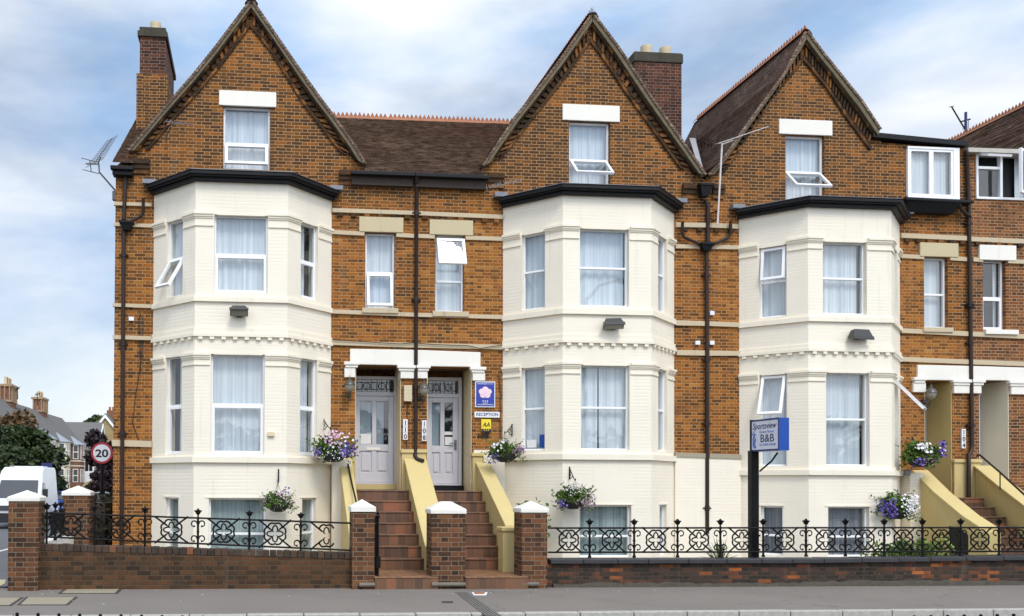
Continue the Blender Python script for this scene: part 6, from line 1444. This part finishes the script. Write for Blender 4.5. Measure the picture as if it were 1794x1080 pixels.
# grass bank
mb = MB(); a, b = tz(128, 60), tz(186, 60); vs = []
for i in range(9):
    for j in range(5): x = a+(b-a)*i/8; y = 40+j*3; vs.append((x, y, [-.15, .9, 1.65, 1.95, 1.9][j]+.12*math.sin(i*1.9+j)))
mb.mesh(vs, [(i*5+j, i*5+5+j, i*5+6+j, i*5+1+j) for i in range(8) for j in range(4)], smooth=True); o = mb.build('grass_bank', M['grass']); o['kind'] = 'structure'
# ---- far terraced houses along the side street
def far_house(label, px0, px1, d0, d1, eaves, brickw, seed, chim=None):
    """front facing right (+X) between depth d0 (near) and d1 (far)"""
    x0, x1 = tz(px0, d0), tz(px1, d1); A = Vector((x0, d0-18, 0)); B_ = Vector((x1, d1-18, 0)); u = (B_-A); l = u.length; u.normalize(); n = Vector((u.y, -u.x, 0)); base = .6+.012*(d0-60)
    t = thing('terraced_house', label, 'house', tuple(A+UP*base), 'distant terraced houses in the side street')
    if n.x < 0: n = -n
    wm = M['brick_far'] if brickw else M['far_cream']; H = eaves
    mb = MB(); O = A+UP*(base-1.2); mb.ob(O, u, n, UP, 0, l, -4.8, 0, 0, H+1.2); mb.build('wall', wm, t)
    rf = MB(); rz = 3.4; p = [A+UP*(base+H)+n*.3, A+u*l+UP*(base+H)+n*.3, A+u*l+UP*(base+H+rz)-n*2.4, A+UP*(base+H+rz)-n*2.4]; rf.prism(p, -UP*.12); q = [p[3], p[2], A+u*l+UP*(base+H)-n*5.1, A+UP*(base+H)-n*5.1]; rf.prism(q, -UP*.12); ro = rf.build('roof', M['slate_far'], t)
    # canted two storey bay with a pointed slate roof
    bw = l*.52; b0 = l*.30; pts = [(b0, 0), (b0+.7, .9), (b0+bw-.7, .9), (b0+bw, 0)]; by = MB(); zb_ = base-1.2; zt_ = base+H-.15
    by.prism([A+u*a+n*c+UP*(zb_) for a, c in pts], UP*(zt_-zb_)); bo = by.build('bay', M['far_cream'] if not brickw else M['brick_far'], t)
    rb = MB(); e = .18; ev = [A+u*(a+ea)+n*(c+e)+UP*zt_ for (a, c), ea in zip(pts, (-e, -e*.5, e*.5, e))]; ap = A+u*(b0+bw/2)-n*1.0+UP*(zt_+1.5)
    for i in range(3): rb.face([ev[i], ev[i+1], ap])
    rb.face([ev[3], ev[0], ap]); rb.face(ev[::-1]); rb.build('bay_roof', M['slate_pale'], bo)
    for z0, z1 in ((base+.7, base+2.3), (base+3.5, base+5.2)):
        for (a0, c0), (a1, c1) in zip(pts[:-1], pts[1:]):
            pa, pb_ = A+u*a0+n*c0, A+u*a1+n*c1; uu = (pb_-pa); ll = uu.length; uu.normalize(); nn = Vector((uu.y, -uu.x, 0)); nn = nn if nn.dot(n+u*(.3 if a0 > b0+1 else -.3)) > 0 else -nn
            ks = 2 if ll > 1.5 else 1
            for k in range(ks):
                s0 = ll*(k+.5)/ks-.34; f = MB(); f.ob(pa+uu*s0+UP*z0, uu, nn, UP, 0, .68, 0, .05, 0, z1-z0); w = f.build('window', M['pvc'], t); g = MB()
                g.ob(pa+uu*s0+UP*z0, uu, nn, UP, .07, .61, .05, .06, .07, (z1-z0)*.47); g.ob(pa+uu*s0+UP*z0, uu, nn, UP, .07, .61, .05, .06, (z1-z0)*.53, z1-z0-.07); g.build('pane', M['dark_glass'], w)
    bd = MB(); 
    for z in (base+2.6, base+3.2): 
        for (a0, c0), (a1, c1) in zip(pts[:-1], pts[1:]): pa, pb_ = A+u*a0+n*c0, A+u*a1+n*c1; bd.prism([pa+UP*z, pb_+UP*z, pb_+UP*(z+.14), pa+UP*(z+.14)], n*.09)
    bd.build('bay_band', M['far_cream'], bo)
    f = MB(); f.ob(A+u*(l*.08)+UP*(base+3.6), u, n, UP, 0, .8, 0, .05, 0, 1.6); w = f.build('window', M['pvc'], t); g = MB(); g.ob(A+u*(l*.08)+UP*(base+3.6), u, n, UP, .08, .72, .05, .06, .08, 1.52); g.build('pane', M['dark_glass'], w)
    f = MB(); f.ob(A+u*(l*.08)+UP*(base), u, n, UP, 0, .95, 0, .04, 0, 2.3); f.build('door', M['timber_dark'], t)
    if chim:
        cz = base+H+rz; cw, ch = chim[:2]; c0 = A+u*(l*chim[2])-n*2.4+UP*(cz-.9); cm = MB(); cm.ob(c0, u, n, UP, -cw/2, cw/2, -.55, .55, 0, ch+.9); co = cm.build('chimney', M['brick_far'], t); cm = MB(); cm.ob(c0, u, n, UP, -cw/2-.15, cw/2+.15, -.7, .7, ch*.86+.9, ch+.92); cm.ob(c0, u, n, UP, -cw/2-.1, cw/2+.1, -.65, .65, .75, .95)
        for k in range(6): a = -cw/2+cw*(k+.5)/6; cm.ob(c0, u, n, UP, a-.05, a+.05, .5, .68, .95, ch*.86+.9); 
        for k in range(3): a = -.45+.45*k; cm.ob(c0, u, n, UP, cw/2, cw/2+.12, a-.05, a+.05, .95, ch*.86+.9); cm.ob(c0, u, n, UP, -cw/2-.12, -cw/2, a-.05, a+.05, .95, ch*.86+.9)
        cm.build('chimney_cap', plain('buff_brick_'+str(seed), (.34, .23, .14), .85, var=.3), co)
        rr = random.Random(seed)
        for k in range(5): pm = MB(); a = -cw/2+cw*(k+.5)/5; pm.lathe(c0+u*a+UP*(ch+.92), [(.15, 0), (.13, rr.uniform(.25, .6)), (.16, rr.uniform(.6, .75)), (.1, .76)], 8); pm.build('chimney_pot', M['terracotta'] if k % 2 else M['pot'], co)
    return t
far_house('nearest of the far cream houses, mostly hidden by the dark trees', 10, 36, 82, 88, 5.7, False, 1)
far_house('far cream house with the big ribbed chimney above the van', 36.3, 62, 88.2, 95, 5.6, False, 2, (2.5, 1.6, .75))
far_house('far cream house whose pale pointed bay roof shows right of the tree', 62.3, 91, 95.2, 102, 5.6, False, 3)
far_house('far cream house between the tree and the brick house', 91.3, 116, 102.2, 109, 5.5, False, 4, (2.2, 1.5, .6))
far_house('far red brick house with white window bands, near the end of the row', 116.3, 142, 109.2, 117, 5.4, True, 5)
# half timbered house at the end of the row
t = thing('gabled_house', 'grey half timbered gabled house closing the far row, left of the 20 sign', 'house', (tz(150, 120), 102, 1.2)); x0, x1 = tz(146, 120), tz(166, 120); z0 = 1.0; mb = MB(); mb.box(x0-5, x1, 102, 109, -.2, 6.2); mb.build('wall', M['far_grey'], t)
mb = MB(); ym = 105.5; mb.prism([(x1+.1, 101.6, 6.1), (x1+.1, 109.4, 6.1), (x1+.1, ym, 9.6)], Vector((-.2, 0, 0))); mb.build('gable_wall', M['timber_dark'], t); mb = MB(); mb.prism([(x1+.4, 101.4, 6.0), (x1+.4, ym, 9.8), (x0-5, ym, 9.8), (x0-5, 101.4, 6.0)], UP*.15); mb.prism([(x1+.4, 109.6, 6.0), (x1+.4, ym, 9.8), (x0-5, ym, 9.8), (x0-5, 109.6, 6.0)], UP*.15); mb.build('roof', M['slate_far'], t)
mb = MB(); mb.prism([(x1+.5, 101.3, 5.9), (x1+.5, ym, 9.75), (x1+.5, ym, 9.35), (x1+.5, 101.6, 5.7)], Vector((-.1, 0, 0))); mb.prism([(x1+.5, 109.7, 5.9), (x1+.5, ym, 9.75), (x1+.5, ym, 9.35), (x1+.5, 109.4, 5.7)], Vector((-.1, 0, 0))); mb.build('bargeboard', M['pvc'], t)
mb = MB(); mb.box(x0+.1, x1-.1, 101.9, 102.0, 3.2, 5.6); w = mb.build('window', M['pvc'], t); mb = MB(); mb.box(x0+.25, (x0+x1)/2-.05, 101.86, 101.9, 3.35, 5.45); mb.box((x0+x1)/2+.05, x1-.25, 101.86, 101.9, 3.35, 5.45); mb.build('pane', M['dark_glass'], w)
mb = MB(); mb.box(x0-.2, x1+.05, 101.8, 101.95, 1.8, 3.2); mb.build('white_panel', M['sign_white'], t)
# yellow brick gable far behind
d = 135; t = thing('gabled_house', 'yellow brick gable with white bargeboards rising behind the purple tree', 'house', (tz(184, d), d-18, 1.5)); xa, xb, xm = tz(166, d), tz(204, d), tz(184, d); zt_, zb_ = P(184, 728, d-18).z, P(184, 752, d-18).z; mb = MB()
mb.prism([(xa, d-18, 0), (xb, d-18, 0), (xb, d-18, zb_), (xm, d-18, zt_), (xa, d-18, zb_)], Vector((0, 8, 0))); mb.build('wall', brick('yellow_stock_brick', [(0, (.28, .2, .09)), (1, (.42, .32, .15))], (.4, .36, .28)), t); mb = MB()
for s, xe_ in ((-1, xa), (1, xb)):
    mb.prism([(xe_+s*.5, d-18.3, zb_-.5), (xm, d-18.3, zt_+.15), (xm, d-18.3, zt_-.35), (xe_+s*.5, d-18.3, zb_-1.0)], Vector((0, .2, 0)))
mb.build('bargeboard', M['pvc'], t); mb = MB()
for s, xe_ in ((-1, xa), (1, xb)): mb.prism([(xe_+s*.55, d-18.2, zb_-.5), (xm, d-18.2, zt_+.17), (xm, d-9, zt_+.17), (xe_+s*.55, d-9, zb_-.5)], UP*.15)
mb.build('roof', M['slate_far'], t); mb = MB(); mb.box(xm-.3, xm+.9, d-15, d-13.5, zt_-1.5, zt_+1.0); co = mb.build('chimney', M['brick_far'], t); mb = MB()
for k in (0, 1): mb.lathe((xm+.05+k*.5, d-14.3, zt_+1.0), [(.2, 0), (.17, .4), (.2, .55)], 8)
mb.build('chimney_pot', M['terracotta'], co)
t = thing('tv_aerial', 'tiny aerial on the ribbed far chimney against the sky', 'aerial', tuple(PD_(66, 700, 96)), 'television aerials'); mb = MB(); a = PD_(66, 712, 96); mb.tube([a, PD_(65, 688, 96)], .04, 5); mb.build('mast', M['iron'], t); yagi(t, PD_(62, 692, 96), PD_(69, 690, 95), 4, .5, M['iron'], Vector((.3, .3, .9)).normalized(), .03)
t = thing('tv_aerial', 'tiny aerial on the left hand far chimney against the sky', 'aerial', tuple(PD_(30, 690, 84)), 'television aerials'); mb = MB(); mb.tube([PD_(31, 700, 84), PD_(30.5, 678, 84)], .04, 5); mb.build('mast', M['iron'], t); yagi(t, PD_(27, 684, 84), PD_(34, 680, 83), 4, .5, M['iron'], Vector((.3, .3, .9)).normalized(), .03)
# street lamp and trees on the near side of the road, seen only as reflections in the panes
lp = Vector((10.6, -12.2, 0)); t = thing('street_lamp', 'tall grey street lamp with curved arm, mirrored in an upper window of the middle bay', 'street lamp', tuple(lp)); mb = MB(); mb.tube([lp-UP*.16, lp+UP*1.2], .09, 10); mb.tube([lp+UP*1.2, lp+UP*7.2, lp+Vector((.1, 0, 7.8)), lp+Vector((.5, 0, 8.25)), lp+Vector((1.1, 0, 8.4))], .06, 8); mb.build('column', M['lead'], t); mb = MB(); mb.ball(lp+Vector((1.35, 0, 8.42)), (.34, .17, .12), 12, 6); mb.build('lamp_head', M['lead'], t)
rr = random.Random(91); mb = MB()
for k in range(46):
    x = -60+k*3.6; leaves(mb, (x, -62+rr.uniform(-6, 6), rr.uniform(2.5, 5)), (3.4, 2.5, rr.uniform(3, 5)), 300, .8, rr, shell=.2, zmin=0)
o = mb.build('far_wood', M['leaf_dark']); o['kind'] = 'stuff'; tag(o, 'belt of dark trees across the road behind the viewer, seen in reflections', 'trees')
# blue street sign behind the van
p = PD_(82, 817, 44); t = thing('street_sign', 'small blue street sign showing above the van roof', 'sign', (p.x, p.y, 0)); mb = MB(); mb.box(p.x-.24, p.x+.24, p.y-.02, p.y+.02, p.z-.15, p.z+.15); mb.build('plate', M['navy'], t); mb = MB(); mb.tube([(p.x, p.y+.05, -.1), (p.x, p.y+.05, p.z+.1)], .03, 8); mb.build('pole', M['steel'], t)
# ------------------------------------------------------------------ vehicles
def van(label, loc, yaw):
    t = thing('parked_van', label, 'van', loc); t.rotation_euler = (0, 0, 0); c, s = math.cos(yaw), math.sin(yaw); L0 = Vector(loc)
    T = lambda x, y, z: L0+Vector((c*x-s*y, s*x+c*y, z))        # x: right side of the van as seen from the front is -x; front at -y
    hw = .98; prof = [(-2.60, .42), (-2.66, .75), (-2.58, 1.02), (-1.85, 1.24), (-1.05, 1.98), (-.72, 2.38), (-.3, 2.55), (2.5, 2.58), (2.68, 2.45), (2.72, .42)]
    def hx(z): return hw if z < 1.15 else hw-.17*((z-1.15)/1.4)**1.3
    mb = MB(); n = len(prof); vs = [T(-hx(z), y, z) for y, z in prof]+[T(hx(z), y, z) for y, z in prof]; i0 = 0; fs = [(k, (k+1) % n, n+(k+1) % n, n+k) for k in range(n)]; fs += [tuple(range(n))[::-1], tuple(range(n, 2*n))]; mb.mesh(vs, fs)
    b = mb.build('body', M['van'], t, bevel=.05)
    def quad(nm, pts, mat, push=(0, 0, 0)): q = MB(); q.prism([T(*p) for p in pts], T(*push)-T(0, 0, 0)); return q.build(nm, mat, t)
    quad('windscreen', [(-.84, -1.83, 1.27), (.84, -1.83, 1.27), (.74, -1.07, 1.98), (-.74, -1.07, 1.98)], M['dark_glass'], (0, -.03, .02))
    for sx in (-1, 1):
        quad('side_window', [(sx*.975, -1.45, 1.28), (sx*.975, -.55, 1.25), (sx*.90, -.55, 1.9), (sx*.90, -1.02, 1.9)], M['dark_glass'], (sx*.018, 0, .0))
        quad('headlight', [(sx*.50, -2.60, .92), (sx*.92, -2.52, .92), (sx*.90, -2.42, 1.12), (sx*.55, -2.52, 1.08)], M['headlight'], (0, -.05, 0))
        w = MB(); w.ob(T(sx*1.05, -1.25, 1.30), T(1, 0, 0)-T(0, 0, 0), T(0, 1, 0)-T(0, 0, 0), UP, -.10, .10, -.06, .06, 0, .34); w.build('mirror', M['black_plastic'], t, bevel=.03)
        for y in (-1.75, 1.7):
            w = MB(); ax = (T(sx, 0, 0)-T(0, 0, 0)); w.lathe(T(sx*.75, y, .36), [(.2, 0), (.36, .01), (.36, .22), (.22, .24)], 20, axis=ax); wo = w.build('wheel', M['tyre'], t); w = MB(); w.lathe(T(sx*.98, y, .36), [(.22, 0), (.2, .015), (.05, .03)], 16, axis=ax); w.build('rim', M['rim'], wo)
        quad('sill_moulding', [(sx*.985, -1.2, .5), (sx*.985, 1.2, .5), (sx*.985, 1.2, .62), (sx*.985, -1.2, .62)], M['black_plastic'], (sx*.02, 0, 0))
    quad('bumper', [(-.97, -2.68, .3), (.97, -2.68, .3), (.97, -2.70, .68), (-.97, -2.70, .68)], M['black_plastic'], (0, -.06, 0)); quad('grille', [(-.48, -2.64, .78), (.48, -2.64, .78), (.46, -2.60, .98), (-.46, -2.60, .98)], M['black_plastic'], (0, -.05, 0))
    m2 = MB(); m2.ob(T(0, 0, 2.585), T(1, 0, 0)-T(0, 0, 0), T(0, 1, 0)-T(0, 0, 0), UP, -.7, .7, .2, .24, 0, .02); m2.ob(T(0, 0, 2.585), T(1, 0, 0)-T(0, 0, 0), T(0, 1, 0)-T(0, 0, 0), UP, -.7, .7, 1.2, 1.24, 0, .02); m2.build('roof_rib', M['van'], t)
    m2 = MB(); m2.box(0, .01, 0, .01, 0, .01) if False else None
    q = MB(); q.prism([T(.80, -1.80, 1.35), T(.66, -1.80, 1.35), T(.64, -1.70, 1.46), T(.76, -1.70, 1.46)], T(0, -.035, .03)-T(0, 0, 0)); q.build('tax_disc', M['paper'], t); return t
VD = 37.0
van('white high roof van parked in the side street, facing the camera', (-9.85, VD-18+2.6, -.16), R(3))
def car(label, loc, yaw, mat):
    t = thing('parked_car', label, 'car', loc); c, s = math.cos(yaw), math.sin(yaw); L0 = Vector(loc); T = lambda x, y, z: L0+Vector((c*x-s*y, s*x+c*y, z)); prof = [(-2.0, .35), (-2.05, .65), (-1.95, .82), (-1.0, .95), (-.35, 1.42), (.9, 1.45), (1.6, 1.0), (2.0, .9), (2.05, .35)]; n = len(prof)
    hx = lambda z: .85 if z < .95 else .85-.22*(z-.95)/.5
    mb = MB(); mb.mesh([T(-hx(z), y, z) for y, z in prof]+[T(hx(z), y, z) for y, z in prof], [(k, (k+1) % n, n+(k+1) % n, n+k) for k in range(n)]+[tuple(range(n))[::-1], tuple(range(n, 2*n))]); mb.build('body', mat, t, bevel=.06)
    q = MB(); q.prism([T(-.72, -.97, 1.0), T(.72, -.97, 1.0), T(.6, -.4, 1.39), T(-.6, -.4, 1.39)], Vector((0, 0, .02))); q.build('windscreen', M['dark_glass'], t)
    for sx in (-1, 1):
        q = MB(); q.prism([T(sx*.83, -.75, .98), T(sx*.83, 1.35, .98), T(sx*.655, .85, 1.39), T(sx*.655, -.3, 1.37)], T(sx*.02, 0, 0)-T(0, 0, 0)); q.build('side_window', M['dark_glass'], t)
        for y in (-1.3, 1.3):
            w = MB(); ax = T(sx, 0, 0)-T(0, 0, 0); w.lathe(T(sx*.66, y, .31), [(.18, 0), (.31, .01), (.31, .19), (.19, .2)], 18, axis=ax); wo = w.build('wheel', M['tyre'], t); w = MB(); w.lathe(T(sx*.85, y, .31), [(.19, 0), (.04, .02)], 12, axis=ax); w.build('rim', M['rim'], wo)
        q = MB(); q.prism([T(sx*.45, -2.04, .62), T(sx*.8, -1.98, .62), T(sx*.78, -1.93, .78), T(sx*.5, -2.0, .76)], T(0, -.04, 0)-T(0, 0, 0)); q.build('headlight', M['headlight'], t)
    return t
car('bright blue car half hidden behind the white van', (tz(124, 47), 29, -.1), R(8), M['car_blue'])
car('silver car glimpsed behind the 20 sign pole', (tz(190, 40), 22, -.1), R(-5), M['car_silver'])
# ------------------------------------------------------------------ guard railing on the near side of the road
def guard(label, px0, px1, py0, py1, gap):
    Y = -13.6; a, b = P(px0, py0, Y), P(px1, py1, Y); t = thing('guard_railing', label, 'railing', (a.x, Y, -.12), 'guard railings on the near side of the road'); n = int(round((px1-px0)/gap)); mb = MB()
    for f in (.12, .84): mb.tube([Vector((a.x, Y, a.z*f)), Vector((b.x, Y, b.z*f))], .014, 6)
    mb.build('rail', M['iron'], t)
    for k in range(n+1):
        p = a.lerp(b, k/n); mb = MB(); mb.tube([Vector((p.x, Y, -.16)), p-UP*.012], .0085, 6); mb.ball(p-UP*.006, .009, 6, 4); mb.build('spike_bar', M['iron'], t)
guard('black spiked railing whose tips show along the bottom left edge', 30, 426, 1074.0, 1081, 36)
guard('black spiked railing whose tips show along the bottom right edge', 1602, 1890, 1079.0, 1074, 29)
for o in bpy.data.objects:
    if o.type == 'MESH':
        for p_ in o.data.polygons: pass
